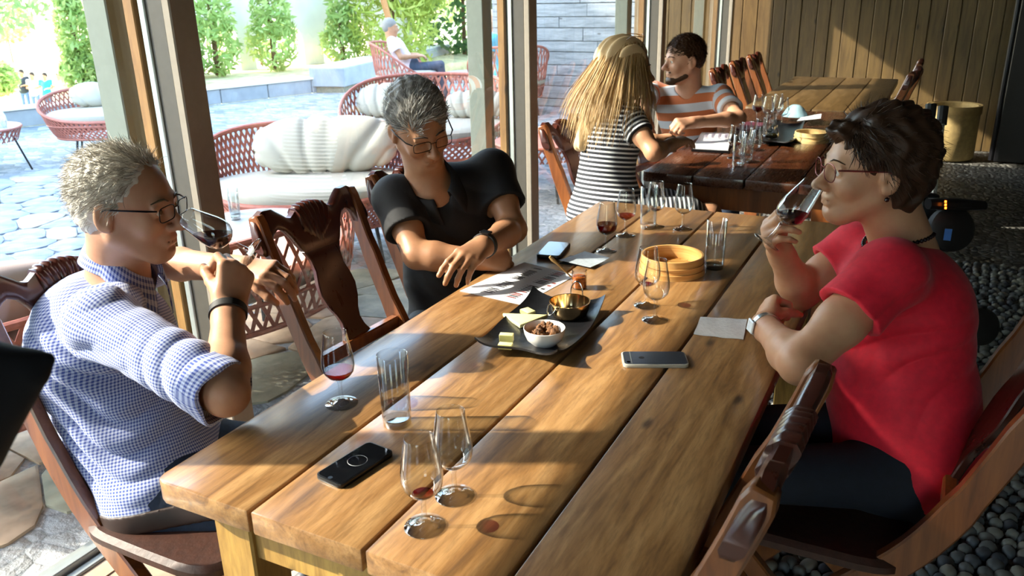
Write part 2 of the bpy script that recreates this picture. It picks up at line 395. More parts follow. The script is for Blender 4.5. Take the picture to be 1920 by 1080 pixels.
# ---- glazed facade: posts, jambs, sliding sashes, sill track
for k, y in enumerate((-1.36, .90, 3.15, 5.41, 7.66, -3.6)):
    po = empty('facade_post', (0, y, 0), kind='structure')
    MB().box((-1.18, .02, -.05), (-1.08, .12, 2.875)).build('post', M['metalpale'], po, bevel=.004)
    MB().box((-.985, 0, -.01), (-.945, .10, 2.875)).build('pine_strip', M['jambwood'], po, bevel=.003)
    MB().box((-.944, .02, -.01), (-.925, .09, 2.875)).build('gasket', M['dark'], po)
    MB().box((-.925, .0, -.01), (-.90, .09, 2.875)).build('frame_profile', M['alu'], po, bevel=.003)
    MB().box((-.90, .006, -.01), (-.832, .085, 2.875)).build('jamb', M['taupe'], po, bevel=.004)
    MB().box((-.832, .0, -.01), (-.80, .092, 2.875)).build('jamb_shade_lift', M['taupelift'], po, bevel=.004)  # split off the jamb so its shaded side takes the lightened colour
st = MB().box((-.93, -.37, -.01), (-.87, -.27, 2.6)).build('window_stile', M['alu'], kind='structure', bevel=.004)
yy = [-3.6, -1.36, .90, 3.15, 5.41, 7.66]
for k in range(5):
    y0, y1 = yy[k]+.085, yy[k+1]+.006
    wn = empty('window_%d' % (k+1), (0, 0, 0), kind='structure')
    MB().box((-.918, y0, .03), (-.912, y1, 2.80)).build('pane', M['pane'], wn)
    MB().box((-.93, y0, -.01), (-.90, y1, .032)).build('bottom_rail', M['alu'], wn, bevel=.003)
tr = empty('sill_track', (0, 0, 0), kind='structure')
MB().box((-.975, YN, -.03), (-.93, YB, .012)).build('rail', M['alu'], tr, bevel=.003)
MB().box((-.93, YN, -.03), (-.895, YB, .0)).build('groove', M['dark'], tr)
MB().box((-.895, YN, -.03), (-.865, YB, .014)).build('rail', M['alu'], tr, bevel=.003)
MB().box((-.865, YN, -.03), (-.80, YB, .006)).build('threshold', M['flag'], tr)
MB().box((-.99, YN, 2.6), (-.80, YB, 2.875)).build('lintel', M['jambwood'], kind='structure')
# dark leaf of an open steel door at the far right
bd = empty('steel_door', (0, 0, 0), kind='structure')
MB().box((1.60, 7.55, .0), (3.55, 7.62, 2.875)).build('leaf', M['dark'], bd, bevel=.005)
MB().tube([(1.575, 7.5, .02), (1.575, 7.5, 2.8)], .022, 10).build('door_frame', M['dark'], bd, smooth=True)
nb_ = empty('shade_block', (0, 0, 0), kind='structure')   # unseen block added west of the terrace to throw shade over the lounge area
MB().box((-22, -34, -2.8), (-16, 4.6, 9.7)).build('block', M['white'], nb_)
MB().box((-22.4, -34.4, 9.7), (-15.7, 5.0, 9.85)).build('shade_block_top', plain('shade_block_clay', '#8a4a34', .8), nb_)
# ---- low wall, arcade and planter beyond the terrace
W0 = lw0-d*9.; L = 9.+np.linalg.norm(lw1-lw0)
lw = empty('low_wall', tuple(W0), math.atan2(d[1], d[0]), kind='structure')
s_ = 0
while s_ < L-.02:
    ll = min(.8, L-s_)
    MB().box((s_+.006, -.001, 0), (s_+ll-.006, .25, .22)).build('wall_panel', M['concrete'], lw, bevel=.008); s_ += ll
MB().box((-.05, -.03, .22), (L, .28, .25)).build('coping', M['white'], lw, bevel=.005)
rb_ = MB().box((8.4, .30, 0), (L+9, 3.4, .22)).build('raised_bed_ground', plain('dry_pale_grass_bed', '#c4b88a', .9, vary=.15, scale=6), kind='structure'); rb_.location = lw.location; rb_.rotation_euler = lw.rotation_euler
# arcade, parallel with the low wall and 2.6 m behind it
AP = lw0-nrm*2.6
ar = empty('arcade_wall', tuple(AP+A(0, 0, .20)), math.atan2(d[1], d[0]), kind='structure')
def arc_s(px, py):
    p = atp(px, py, AP, nrm); return (p-AP)@d, p[2]-AP[2]-.20
arches = []
for (xl, xr, yt, yb) in ((380, 449, 38, 165), (478, 570, 33, 150), (222, 300, 42, 180), (605, 690, 26, 130)):
    sl_, _ = arc_s(xl, (yt+yb)/2); sr_, _ = arc_s(xr, (yt+yb)/2); _, zt = arc_s((xl+xr)/2, yt); arches.append((sl_, sr_, zt))
arches.sort(); ww = MB(); top = 6.; prev = arches[0][0]-.25
for a, b, zt in arches:
    ww.box((prev, 0, 0), (a, .3, top)); r = (b-a)/2; n = 12; zc = zt-r
    pts = [(a+r-r*math.cos(PI*i/n), zc+r*math.sin(PI*i/n)) for i in range(n+1)]
    for i in range(n): 
        (xa, za), (xb, zb) = pts[i], pts[i+1]
        ww.prism([(xa, za), (xb, zb), (xb, top), (xa, top)], 0, .3, 1)
    prev = b
ww.box((prev, 0, 0), (prev+1.2, .3, top))
ww.build('arch_wall', M['white'], ar)
MB().box((arches[0][0]-.25, -.06, 3.7), (prev+1.2, 0, 3.85)).build('string_course', plain('faded_ochre_render', '#d9b98c', .8), ar, bevel=.01)
# planter box
pc = empty('planter', kind='structure')
q0, q1 = atz(606, 172, -.03), atz(648, 175, -.03); dd = unit(atz(735, 150, -.03)-q1)*A(1, 1, 0); dd = unit(dd); nn = A(-dd[1], dd[0], 0)
B_ = MB(); 
Mx = Matrix.Translation(tuple(q1)) @ Matrix(((dd[0], nn[0], 0, 0), (dd[1], nn[1], 0, 0), (0, 0, 1, 0), (0, 0, 0, 1)))
MB().box((0, 0, .10), (5.6, .62, .40), Mx).build('box', M['concrete'], pc, bevel=.012)
MB().box((.06, .06, 0), (5.5, .56, .10), Mx).build('plinth', M['mortar'], pc)
MB().box((.03, .03, .395), (5.57, .59, .42), Mx).build('top_slab', M['white'], pc, bevel=.006)
# ================================================================= TABLES
def table(label, x0, y0, L, edges, mat, rz=0, legs=M['tableedge'], group=None, gap=.004):
    W = edges[-1]-edges[0]
    t = empty('dining_table', (x0, y0, 0), rz, label=label, cat='table', group=group)
    T = .042; top = .76
    for k in range(len(edges)-1):
        a, b = edges[k]-edges[0]+(gap if k else 0), edges[k+1]-edges[0]-(gap if k < len(edges)-2 else 0)
        r = .022; P = []
        nl, nr = k == 0, k == len(edges)-2
        P = [(a, r), (a+r*.3, r*.3), (a+r, 0)] if nl else [(a, 0)]
        P += [(b-r, 0), (b-r*.3, r*.3), (b, r)] if nr else [(b, 0)]
        P += [(b, L-r), (b-r, L)] if nr else [(b, L)]
        P += [(a+r, L), (a, L-r)] if nl else [(a, L)]
        MB().prism(P, top-T, top, 2).build('plank', mat, t, bevel=.003, seg=2)
    for x in (.07, W-.07-.085):
        for y in (.05, L-.05-.085):
            MB().box((x, y, 0), (x+.085, y+.085, top-T)).build('leg', legs, t, bevel=.004)
    for x in (.08, W-.08-.028): MB().box((x, .12, top-T-.11), (x+.028, L-.12, top-T)).build('apron', legs, t, bevel=.002)
    for y in (.06, L-.06-.028): MB().box((.145, y, top-T-.11), (W-.145, y+.028, top-T)).build('apron', legs, t, bevel=.002)
    return t
E1 = [0, .2154, .4385, .6602, .875]
table('honey-brown plank table in the foreground set with the cheese tray', 0, 0, 2.10, E1, M['table'])
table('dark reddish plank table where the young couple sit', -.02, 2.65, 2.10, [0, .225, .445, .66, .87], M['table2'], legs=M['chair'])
table('empty dull-brown plank table standing against the pine wall', -.04, 4.83, 2.0, [0, .20, .42, .62, .82], M['table3'], legs=M['table3'])

# ================================================================= CHAIRS
PY = smoothpath([(.24, 0), (.10, .17), (-.06, .34), (-.17, .46), (-.235, .56), (-.29, .68), (-.345, .82), (-.375, .90), (-.40, .975)], 3)
def yz(z): 
    zs = [p[1] for p in PY]; ys_ = [p[0] for p in PY]; return float(np.interp(z, zs, ys_))
def make_chair(mat, dark, label, group=None):
    t = empty('dining_chair', label=label, cat='chair', group=group)
    for s in (-1, 1):
        m = MB(); x0, x1 = s*.185-.015, s*.185+.015; hw = .027; V = []; n = len(PY)
        for i, p in enumerate(PY):
            a, b = PY[max(i-1, 0)], PY[min(i+1, n-1)]; tn = unit(b-a); nn = A(-tn[1], tn[0]); k = hw*(1.15 if .3 < p[1] < .6 else .85 if p[1] > .8 else 1)
            if i == n-1: k *= .7
            for x in (x0, x1):
                for q in (-1, 1): V.append((x, p[0]+nn[0]*k*q, p[1]+nn[1]*k*q))
        F = [(0, 1, 3, 2), ((n-1)*4, (n-1)*4+2, (n-1)*4+3, (n-1)*4+1)]
        for i in range(n-1):
            b = i*4
            F += [(b, b+4, b+5, b+1), (b+2, b+3, b+7, b+6), (b, b+2, b+6, b+4), (b+1, b+5, b+7, b+3)]
        m.add(V, F).build('back_post', mat, t, bevel=.004)
        Q = smoothpath([(.19, .425), (.09, .31), (-.03, .19), (-.16, .08), (-.25, 0)], 3); m = MB(); V = []; n = len(Q); x0, x1 = s*.15-.013, s*.15+.013
        for i, p in enumerate(Q):
            a, b = Q[max(i-1, 0)], Q[min(i+1, n-1)]; tn = unit(b-a); nn = A(-tn[1], tn[0])
            for x in (x0, x1):
                for q in (-1, 1): V.append((x, p[0]+nn[0]*.023*q, p[1]+nn[1]*.023*q))
        F = [(0, 1, 3, 2), ((n-1)*4, (n-1)*4+2, (n-1)*4+3, (n-1)*4+1)]
        for i in range(n-1):
            b = i*4; F += [(b, b+4, b+5, b+1), (b+2, b+3, b+7, b+6), (b, b+2, b+6, b+4), (b+1, b+5, b+7, b+3)]
        m.add(V, F).build('rear_leg', mat, t, bevel=.004)
    P = []
    for a in np.linspace(0, 2*PI, 36, endpoint=False):
        c, s = math.cos(a), math.sin(a); e = .35; P.append((.222*math.copysign(abs(c)**e, c), .01+.205*math.copysign(abs(s)**e, s)))
    m = MB(); 
    def pr(sx, z): return [(x*sx, (y-.01)*sx+.01, z) for x, y in P]
    V = pr(.96, .43)+pr(1, .437)+pr(1, .452)+pr(.95, .462)+pr(.6, .458)+pr(.2, .453); n = len(P)
    F = [(i+k*n, (i+1) % n+k*n, (i+1) % n+(k+1)*n, i+(k+1)*n) for k in range(5) for i in range(n)]+[tuple(range(n-1, -1, -1)), tuple(5*n+i for i in range(n))]
    m.add(V, F).build('seat', M['seat'], t, smooth=True)
    # crest rail: two rounded ears, a carved shell between, arched openings below
    tx = [0, .05, .062, .078, .09, .105, .135, .168, .195, .207, .214]; tz = [.967, .963, .955, .946, .947, .960, .982, .985, .970, .950, .915]
    bx = [0, .068, .072, .085, .098, .115, .136, .156, .168, .1705, .208, .214]; bz = [.845, .845, .848, .868, .895, .918, .927, .917, .895, .872, .872, .880]
    def slab(X, topf, botf, th, nz=8):
        V = []; nx = len(X)
        for sd in (-1, 1):
            for x in X:
                for k in range(nz+1):
                    z = botf(x)+(topf(x)-botf(x))*k/nz; e = min(1, .55+1.2*min(k, nz-k)/nz*2); V.append((x, yz(z)+sd*th(x, z, k/nz)*e, z))
        o_ = nx*(nz+1); i_ = lambda a, k, sd: sd*o_+a*(nz+1)+k
        F = [(i_(a, k, 0), i_(a+1, k, 0), i_(a+1, k+1, 0), i_(a, k+1, 0)) for a in range(nx-1) for k in range(nz)]
        F += [tuple(q+o_ for q in f[::-1]) for f in F]
        for k, r_ in ((0, 1), (nz, 0)): F += [(i_(a, k, 0), i_(a, k, 1), i_(a+1, k, 1), i_(a+1, k, 0))[::(1 if r_ else -1)] for a in range(nx-1)]
        for a, r_ in ((0, 1), (nx-1, 0)): F += [(i_(a, k, 0), i_(a, k+1, 0), i_(a, k+1, 1), i_(a, k, 1))[::(1 if r_ else -1)] for k in range(nz)]
        return V, F
    X = sorted(set(list(np.linspace(-.214, .214, 61))+[s_*x for x in (.169, .1705) for s_ in (-1, 1)]))
    V, F = slab(X, lambda x: float(np.interp(abs(x), tx, tz)), lambda x: float(np.interp(abs(x), bx, bz)), lambda x, z, u: .016)
    MB().add(V, F).build('crest_rail', dark, t, smooth=True, ang=50)
    def rib(x, z, u):
        a = math.atan2(x, max(.01, z-.80)); return .0165+.0065*abs(math.cos(a*26))*min(1, (z-.845)*16)
    V, F = slab(list(np.linspace(-.056, .056, 57)), lambda x: .972-.010*(abs(x)/.056)**2+.0035*abs(math.cos(math.atan2(x, .16)*26)), lambda x: .850+abs(x)*.9, rib, 10)
    MB().add(V, F).build('carved_shell', dark, t, smooth=True, ang=60)
    sp = [(.074, .85), (.060, .82), (.058, .79), (.068, .755), (.072, .725), (.062, .69), (.045, .66), (.038, .635), (.044, .61), (.060, .585)]
    poly = [(x, z) for x, z in sp]+[(-x, z) for x, z in sp[::-1]]
    MB().prism(poly[::-1], -.009, .009, 1, bend=lambda p: (p[0], p[1]+yz(p[2]), p[2])).build('splat', dark, t, bevel=.003)
    MB().box((-.172, yz(.575)-.014, .552), (.172, yz(.575)+.014, .592)).build('back_rail', mat, t, bevel=.004)
    MB().box((-.172, yz(.44)-.012+.03, .405), (.172, yz(.44)+.012+.03, .432)).build('seat_rail', mat, t, bevel=.003)
    MB().box((-.14, .175, .395), (.14, .2, .432)).build('seat_rail', mat, t, bevel=.003)
    MB().box((-.172, yz(.10)-.01, .09), (.172, yz(.10)+.012, .12)).build('stretcher', mat, t, bevel=.003)
    MB().box((-.14, -.185, .09), (.14, -.165, .12)).build('stretcher', mat, t, bevel=.003)
    return t
def face(dx, dy): return math.atan2(-dx, dy)      # rotation that points the chair's +Y along (dx,dy)
ch = make_chair(M['chair'], M['chairdark'], 'reddish wooden chair under the man in the checked shirt')
ch.location = (-.25, .325, 0); ch.rotation_euler = (0, 0, face(1, 0))
def chair(x, y, rz, label, group=None, z=0): 
    o = copy_tree(ch, (x, y, z), rz, label=label)
    if group: o['group'] = group
    return o
chair(-.07, .955, face(1, -.06), 'empty carved-back chair with a hand resting on its crest')
chair(-.09, 1.50, face(1, -.05), 'wooden chair under the man in the black polo shirt')
chair(-.0, 2.62, face(1, .0), 'wooden chair under the long-haired blonde woman')
chair(-.09, 3.62, face(1, -.15), 'wooden chair under the man in the striped shirt')
chair(.595, .285, face(-1, .05), 'empty carved chair pushed in nearest the camera beside the red top')
chair(.985, .92, face(-1, .0), 'wooden chair with a dark leather seat under the woman in red')
chair(.08, 5.2, face(1, 0), 'wooden chair on the window side of the empty table, first from the couple')
chair(.08, 5.8, face(1, 0), 'wooden chair on the window side of the empty table, second from the couple')
chair(.08, 6.4, face(1, 0), 'wooden chair on the window side of the empty table, third from the couple')
chair(.55, 5.3, face(-1, .1), 'dark wooden chair on the aisle side of the empty table, nearer one')
chair(.55, 5.95, face(-1, 0), 'dark wooden chair on the aisle side of the empty table, farther one')
# ================================================================= ON THE TABLES
TZ = .76
def wine_mat(name, c, rough=.05):
    t = NT(name); t.t.nodes.remove(t.b)
    f = t.math('MULTIPLY', t.math('MULTIPLY_ADD', t.math('POWER', t.n('ShaderNodeLayerWeight', {'Blend': .5}).outputs['Facing'], 4.), .6, .03), t.math('SUBTRACT', 1., t.n('ShaderNodeNewGeometry').outputs['Backfacing']))
    tr = t.n('ShaderNodeBsdfTransparent', {'Color': c}); g = t.n('ShaderNodeBsdfGlossy', {'Roughness': rough})
    mx = t.n('ShaderNodeMixShader', {0: f, 1: tr.outputs[0], 2: g.outputs[0]}); t.t.links.new(mx.outputs[0], t.out.inputs[0]); return t.m
M['redwine'] = wine_mat('dark_red_port', (.30, .02, .03, 1)); M['ruby'] = wine_mat('ruby_port', (.55, .06, .06, 1))
M['amber'] = wine_mat('tawny_port', (.75, .28, .08, 1)); M['water'] = wine_mat('still_water', (.93, .95, .96, 1))
def bowl_r(z):   # outer radius of the tasting glass bowl, z above the foot
    zs = [.052, .056, .062, .072, .085, .10, .12, .14, .155]; rs = [.003, .013, .0225, .0300, .0325, .0318, .0285, .0250, .0228]
    return float(np.interp(z, zs, rs))
BZ = list(np.linspace(.052, .155, 22))
def make_glass(wine=None, level=.075):
    t = empty('tasting_glass')
    pr = [(max(.0005, bowl_r(z)), z) for z in BZ]; prs = [(.0005, .0515)]+pr
    inn = [(max(.0004, r-.0011), z) for r, z in pr if z > .055][::-1]
    MB().lathe(prs+[(pr[-1][0]-.0005, .1556)]+inn+[(.0004, .0555)], 40).build('bowl', M['glass'], t, smooth=True, ang=80)
    MB().lathe([(.0005, 0), (.0320, 0), (.0326, .0012), (.0318, .0024), (.020, .0042), (.009, .0072), (.0052, .013), (.0040, .025), (.0038, .042), (.0052, .050), (.0035, .0525), (.0005, .053)], 32).build('stem', M['glassthick'], t, smooth=True, ang=80)
    if wine:
        zz = list(np.linspace(.0562, level, 10)); MB().lathe([(.0004, .0560)]+[(max(.0005, bowl_r(z)-.0014), z) for z in zz]+[(.0004, level)], 40).build('wine', wine, t, smooth=True, ang=50)
    return t
def make_high(h=.145, r=.0275, wl=.062):
    t = empty('highball_glass')
    MB().lathe([(.0005, 0), (r-.003, 0), (r-.001, .002), (r-.0004, .014), (r, .03), (r+.0015, h), (r+.0008, h+.0006), (r, h), (r-.0016, .03), (r-.0026, .016), (.0005, .014)], 40).build('tumbler_wall', M['glass'], t, smooth=True, ang=60)
    MB().lathe([(.0005, .001), (r-.003, .001), (r-.0028, .0135), (.0005, .0135)], 32).build('thick_base', M['glassthick'], t, smooth=True, ang=60)
    if wl: MB().lathe([(.0005, .0146), (r-.0034, .0146), (r-.0024, wl), (.0005, wl+.0002)], 40).build('water', M['water'], t, smooth=True, ang=60)
    return t
def put(o, loc, label, cat, group=None, rz=0):
    o.location = tuple(loc); o.rotation_euler = (0, 0, rz); return tag(o, label, cat, group)
G = 'port tasting glasses on the wooden tables'; H = 'straight water glasses on the wooden tables'
ge = make_glass(); gr = make_glass(M['redwine'], .088); gp = make_glass(M['ruby'], .0755); ga = make_glass(M['amber'], .071); gd = make_glass(M['ruby'], .0592)
put(gp, atz(641, 757, TZ), 'tasting glass with a little red wine near the water glass in the checked man\'s reach', 'glass', G)
put(gd, atz(797, 987, TZ), 'used tasting glass with pink dregs, closest to the table\'s near end', 'glass', G, .4)
put(ge, atz(853, 930, TZ), 'empty tasting glass just behind the one with pink dregs', 'glass', G)
put(gr, atz(1137, 471, TZ), 'tasting glass a third full of dark red wine by the folded coaster', 'glass', G)
put(ga, atz(1173, 442, TZ), 'tasting glass with a finger of amber port', 'glass', G)
def g2(loc, label, src=None, z=None):
    o = copy_tree(src or ge, tuple(loc), random.uniform(0, 6), label=label, group=G); o['category'] = 'glass'; return o
g2(atz(1228, 425, TZ), 'drained tasting glass standing against the far water glass', gd)
g2(atz(1280, 430, TZ), 'empty tasting glass at the far end of the near table, alone')
g2(atz(1212, 573, TZ), 'tasting glass beside the bamboo steamer, the farther of that pair', gd)
g2(atz(1228, 600, TZ), 'empty tasting glass beside the bamboo steamer, the nearer of that pair')
hb = put(make_high(), atz(745, 795, TZ), 'straight glass half full of water between the phone and the red wine', 'glass', H)
def h2(loc, label, wl=True):
    o = copy_tree(hb, tuple(loc), 0, label=label, group=H); o['category'] = 'glass'; return o
h2(atz(1215, 428, TZ), 'tall water glass at the far end behind the drained tasting glass')
h2(atz(1339, 503, TZ), 'water glass half full beside the bamboo steamer')
# far table glasses
for k, (px, py, lab, src) in enumerate([
    (1376, 296, 'tasting glass with amber port at the corner of the couple\'s menu', ga), (1412, 303, 'tasting glass nearest the edge in the couple\'s cluster', None),
    (1396, 290, 'tasting glass in the middle of the couple\'s cluster', None), (1422, 282, 'empty tasting glass beside the couple\'s black tray', None),
    (1440, 268, 'tasting glass standing on the near half of the couple\'s black tray', None),
    (1419, 228, 'tasting glass with red wine by the burgundy notebook', gr), (1438, 232, 'tasting glass farthest back, left of the blue napkin', None),
    (1456, 226, 'tasting glass just in front of the blue napkin', None), (1466, 235, 'tasting glass touching the blue napkin', None)]):
    g2(atz(px, py, TZ), lab, src)
h2(atz(1384, 313, TZ), 'water glass at the front of the couple\'s cluster')
h2(atz(1399, 305, TZ), 'water glass behind the front one in the couple\'s cluster')
# ---- phones
def phone(name, c, ax, L, W, T, bodym, facem, label, back=False):
    a = unit(ax); b = A(-a[1], a[0], 0)
    t = empty(name, tuple(c), math.atan2(a[1], a[0]), label=label, cat='phone')
    def rr(l, w_, r, n=5):
        P = []
        for cx, cy_, s0 in ((l/2-r, w_/2-r, 0), (-l/2+r, w_/2-r, 90), (-l/2+r, -w_/2+r, 180), (l/2-r, -w_/2+r, 270)):
            for k in range(n+1):
                q = math.radians(s0+90*k/n); P.append((cx+r*math.cos(q), cy_+r*math.sin(q)))
        return P
    MB().prism(rr(L, W, .011), 0, T, 2).build('case', bodym, t, bevel=.0018, seg=2)
    MB().prism(rr(L-.007, W-.006, .009), T, T+.0005, 2).build('screen' if not back else 'back_plate', facem, t)
    return t
M['phoneblack'] = plain('black_phone_case', '#0c0c0e', .3, vary=.02); M['screen'] = plain('glossy_black_screen', '#08090c', .06, vary=0)
M['phonecase'] = plain('clear_rubber_phone_case', '#a9a69a', .2, vary=.03, Coat_Weight=.6); M['phoneback'] = plain('space_grey_aluminium', '#6d7684', .28, .85, vary=.02)
c = (atz(587, 893, TZ)+atz(735, 853, TZ))/2; 
p1, p2, p3, p4 = A(.252, .120, 0), A(.317, .114, 0), A(.329, .236, 0), A(.265, .242, 0)
c = (A(.252, .120, 0)+A(.312, .112, 0)+A(.331, .240, 0)+A(.268, .246, 0))/4
ph = phone('phone', (c[0], c[1], TZ), A(.018, .125, 0), .130, .064, .009, M['phoneblack'], M['screen'], 'black phone lying face up with a pale ring on its dark screen')
rg = MB(); rg.tube([(.005+.017*math.cos(q), .017*math.sin(q), .0096) for q in np.linspace(0, 2*PI, 33)], .0003, 4).build('screen_ring', plain('pale_ring_print', '#c9ccd0', .4), ph)
MB().lathe([(.0001, .0096), (.0042, .0096), (.0042, .0099), (.0001, .0099)], 20, (-.058, 0, 0)).build('home_button', M['phoneblack'], ph)
c = (A(.073, 1.361, 0)+A(.157, 1.357, 0)+A(.129, 1.504, 0)+A(.053, 1.509, 0))/4
phone('phone', (c[0], c[1], TZ), A(-.024, .145, 0), .146, .074, .012, M['phoneblack'], M['screen'], 'black phone in a thick case on the table edge before the man in black')
c = (atz(1168, 664, TZ)+atz(1287, 667, TZ)+atz(1288, 690, TZ)+atz(1165, 690, TZ))/4
ax = unit((atz(1287, 676, TZ)-atz(1166, 676, TZ))*A(1, 1, 0))
ph = phone('phone', (c[0], c[1], TZ), ax, .141, .070, .0085, M['phonecase'], M['phoneback'], 'silver-grey phone lying face down in a clear case', True)
MB().lathe([(.0001, .0088), (.0042, .0088), (.0042, .0096), (.0001, .0096)], 16, (-.058, -.022, 0)).build('camera_lens', M['screen'], ph)
MB().lathe([(.0001, .0089), (.006, .0089), (.0062, .0091), (.0001, .0092)], 20, (-.028, 0, 0)).build('round_emblem', M['phoneblack'], ph)
for x in (-.052, ): MB().box((x, -.03, .0088), (x+.0012, .03, .0091)).build('antenna_line', M['alu'], ph)
# ---- printed menu sheet with rows of tiny bottles
def quad_sheet(name, P, z, th, mat, label, cat, res=(8, 10), warp=None, group=None):
    P = [A(p[0], p[1], 0) for p in P]; V = []; nx, ny = res
    for j in range(ny+1):
        for i in range(nx+1):
            u, v = i/nx, j/ny; p = P[0]*(1-u)*(1-v)+P[1]*u*(1-v)+P[2]*u*v+P[3]*(1-u)*v
            V.append((p[0], p[1], z+th+(warp(u, v) if warp else 0)))
    n = len(V); V += [(a, b, c-th) for a, b, c in V]
    F = [(j*(nx+1)+i, j*(nx+1)+i+1, (j+1)*(nx+1)+i+1, (j+1)*(nx+1)+i) for j in range(ny) for i in range(nx)]
    F += [tuple(n+q for q in f[::-1]) for f in F]
    bd = [i for i in range(nx+1)]+[(j+1)*(nx+1)+nx for j in range(ny)]+[ny*(nx+1)+i for i in range(nx-1, -1, -1)]+[j*(nx+1) for j in range(ny-1, 0, -1)]
    F += [(bd[k], n+bd[k], n+bd[(k+1) % len(bd)], bd[(k+1) % len(bd)]) for k in range(len(bd))]
    o = link(name, mesh(name, V, F), mat, None, smooth=True, label=label, cat=cat, group=group); auto(o.data, 50); return o
M['paper'] = plain('white_paper', '#dfe2e6', .6, vary=.01)
M['ink'] = plain('dark_printed_ink', '#1e1a1e', .6, vary=0); M['inkred'] = plain('red_printed_ink', '#8c3a32', .6, vary=0)
P = [(.012, 1.012), (.212, .985), (.243, 1.243), (.064, 1.305)]; P[2] = (P[1][0]+P[3][0]-P[0][0]-.012, P[1][1]+P[3][1]-P[0][1]-.02)
mn = quad_sheet('menu_sheet', P, TZ+.0005, .0006, M['paper'], 'white tasting menu printed with rows of tiny bottles', 'paper')
o0 = A(*P[0]); U = A(*P[1])-o0; W_ = A(*P[3])-o0
ink = MB(); inkr = MB()
def mark(m, u, v, du, dv):
    q = [o0+U*a+W_*b for a, b in ((u, v), (u+du, v), (u+du, v+dv), (u, v+dv))]; z = TZ+.0013
    m.add([(x, y, z) for x, y in q]+[(x, y, z+.0002) for x, y in q], [(0, 1, 2, 3), (4, 5, 6, 7), (0, 1, 5, 4), (1, 2, 6, 5), (2, 3, 7, 6), (3, 0, 4, 7)])
for row, (u0, groups) in enumerate([(.28, [(.10, 4), (.28, 5), (.53, 3), (.66, 5), (.88, 1)]), (.66, [(.10, 4), (.27, 6), (.54, 3), (.66, 3), (.79, 4)])]):
    for v0, n in groups:
        for i in range(n):
            v = v0+i*.034; tgt = inkr if (row == 1 and random.random() < .35) else ink
            mark(tgt, u0, v, .12, .021); mark(tgt, u0-.045, v+.005, .05, .006); mark(ink, u0+.125, v, .018, .016)
for v in (.42, .52, .60): mark(inkr if v > .5 else ink, .86, v, .06, .03)
ink.build('bottle_print', M['ink'], mn, kind='stuff'); inkr.build('bottle_print', M['inkred'], mn, kind='stuff')
def wr(u, v): return .0008*math.sin(9*u+3*v)+.0007*math.sin(14*v-4*u)+.0008
quad_sheet('paper_napkin', [(.653, 1.085), (.666, .974), (.777, .993), (.760, 1.114)], TZ+.0008, .0012, plain('white_embossed_paper', '#d6d3cf', .85, vary=.03, scale=120, bump=.6), 'square white embossed paper napkin before the woman in red', 'napkin', (14, 14), wr)
cs = quad_sheet('coaster', [(.158, 1.346), (.270, 1.319), (.290, 1.425), (.197, 1.454)], TZ+.004, .0012, plain('pale_blue_grey_card', '#a9b4bd', .5, vary=.08, scale=90), 'pale printed card folded beside the dark red wine', 'card', (10, 10), lambda u, v: .004*abs(v-.5)+.001)
MB().box((.165, 1.335, TZ+.0005), (.262, 1.415, TZ+.0035)).build('black_backing', M['phoneblack'], cs)
# ---- bamboo steamer
t = NT('bamboo_strip'); v = t.coord('Object', (1, 1, 1)); 
f = t.noise(t.coord('Object', (3, 3, 60)), 2, 4); t.set(Base_Color=t.ramp(f, [(.3, hexc('#c08a48')), (.7, hexc('#dcb070'))]), Roughness=.4); M['bamboo'] = t.m
def steamer(loc, r, h, label, mat, lid_open=True):
    s = empty('bamboo_steamer', tuple(loc), label=label, cat='steamer')
    MB().lathe([(r-.006, .004), (r, .004), (r, h), (r-.001, h+.001), (r-.006, h), (r-.006, .004)], 64).build('outer_wall', mat, s, smooth=True, ang=40)
    MB().lathe([(r+.0005, 0), (r+.005, 0), (r+.005, h*.30), (r+.0005, h*.30), (r+.0005, 0)], 64).build('lower_band', mat, s, smooth=True, ang=40)
    MB().lathe([(r+.0005, h*.58), (r+.004, h*.58), (r+.004, h*.64), (r+.0005, h*.64), (r+.0005, h*.58)], 64).build('upper_band', mat, s, smooth=True, ang=40)
    n = int(r*2/.012)
    for k in range(n):
        y = -r+.012*(k+.5); hw = math.sqrt(max(0, (r-.008)**2-y*y))
        if hw > .01: MB().box((-hw, y-.004, .010), (hw, y+.004, .014)).build('slat', mat, s)
    return s
sc_ = (atz(1195, 507, TZ)+atz(1324, 507, TZ))/2; sc_[1] -= .0
st_ = steamer((.487, 1.40, TZ), .088, .052, 'round bamboo steamer basket holding a folded paper', M['bamboo'])
st_.rotation_euler = (0, 0, .4)
quad_sheet('paper_slip', [(.455, 1.36), (.51, 1.345), (.53, 1.40), (.475, 1.415)], TZ+.016, .001, M['paper'], 'folded white paper slip lying in the bamboo steamer', 'paper', (4, 4), lambda u, v: .006*abs(u-.5))
steamer((.545, 3.66, TZ), .082, .05, 'pale bamboo steamer basket on the couple\'s reddish table', plain('pale_bamboo', '#d9bd84', .45, vary=.08))
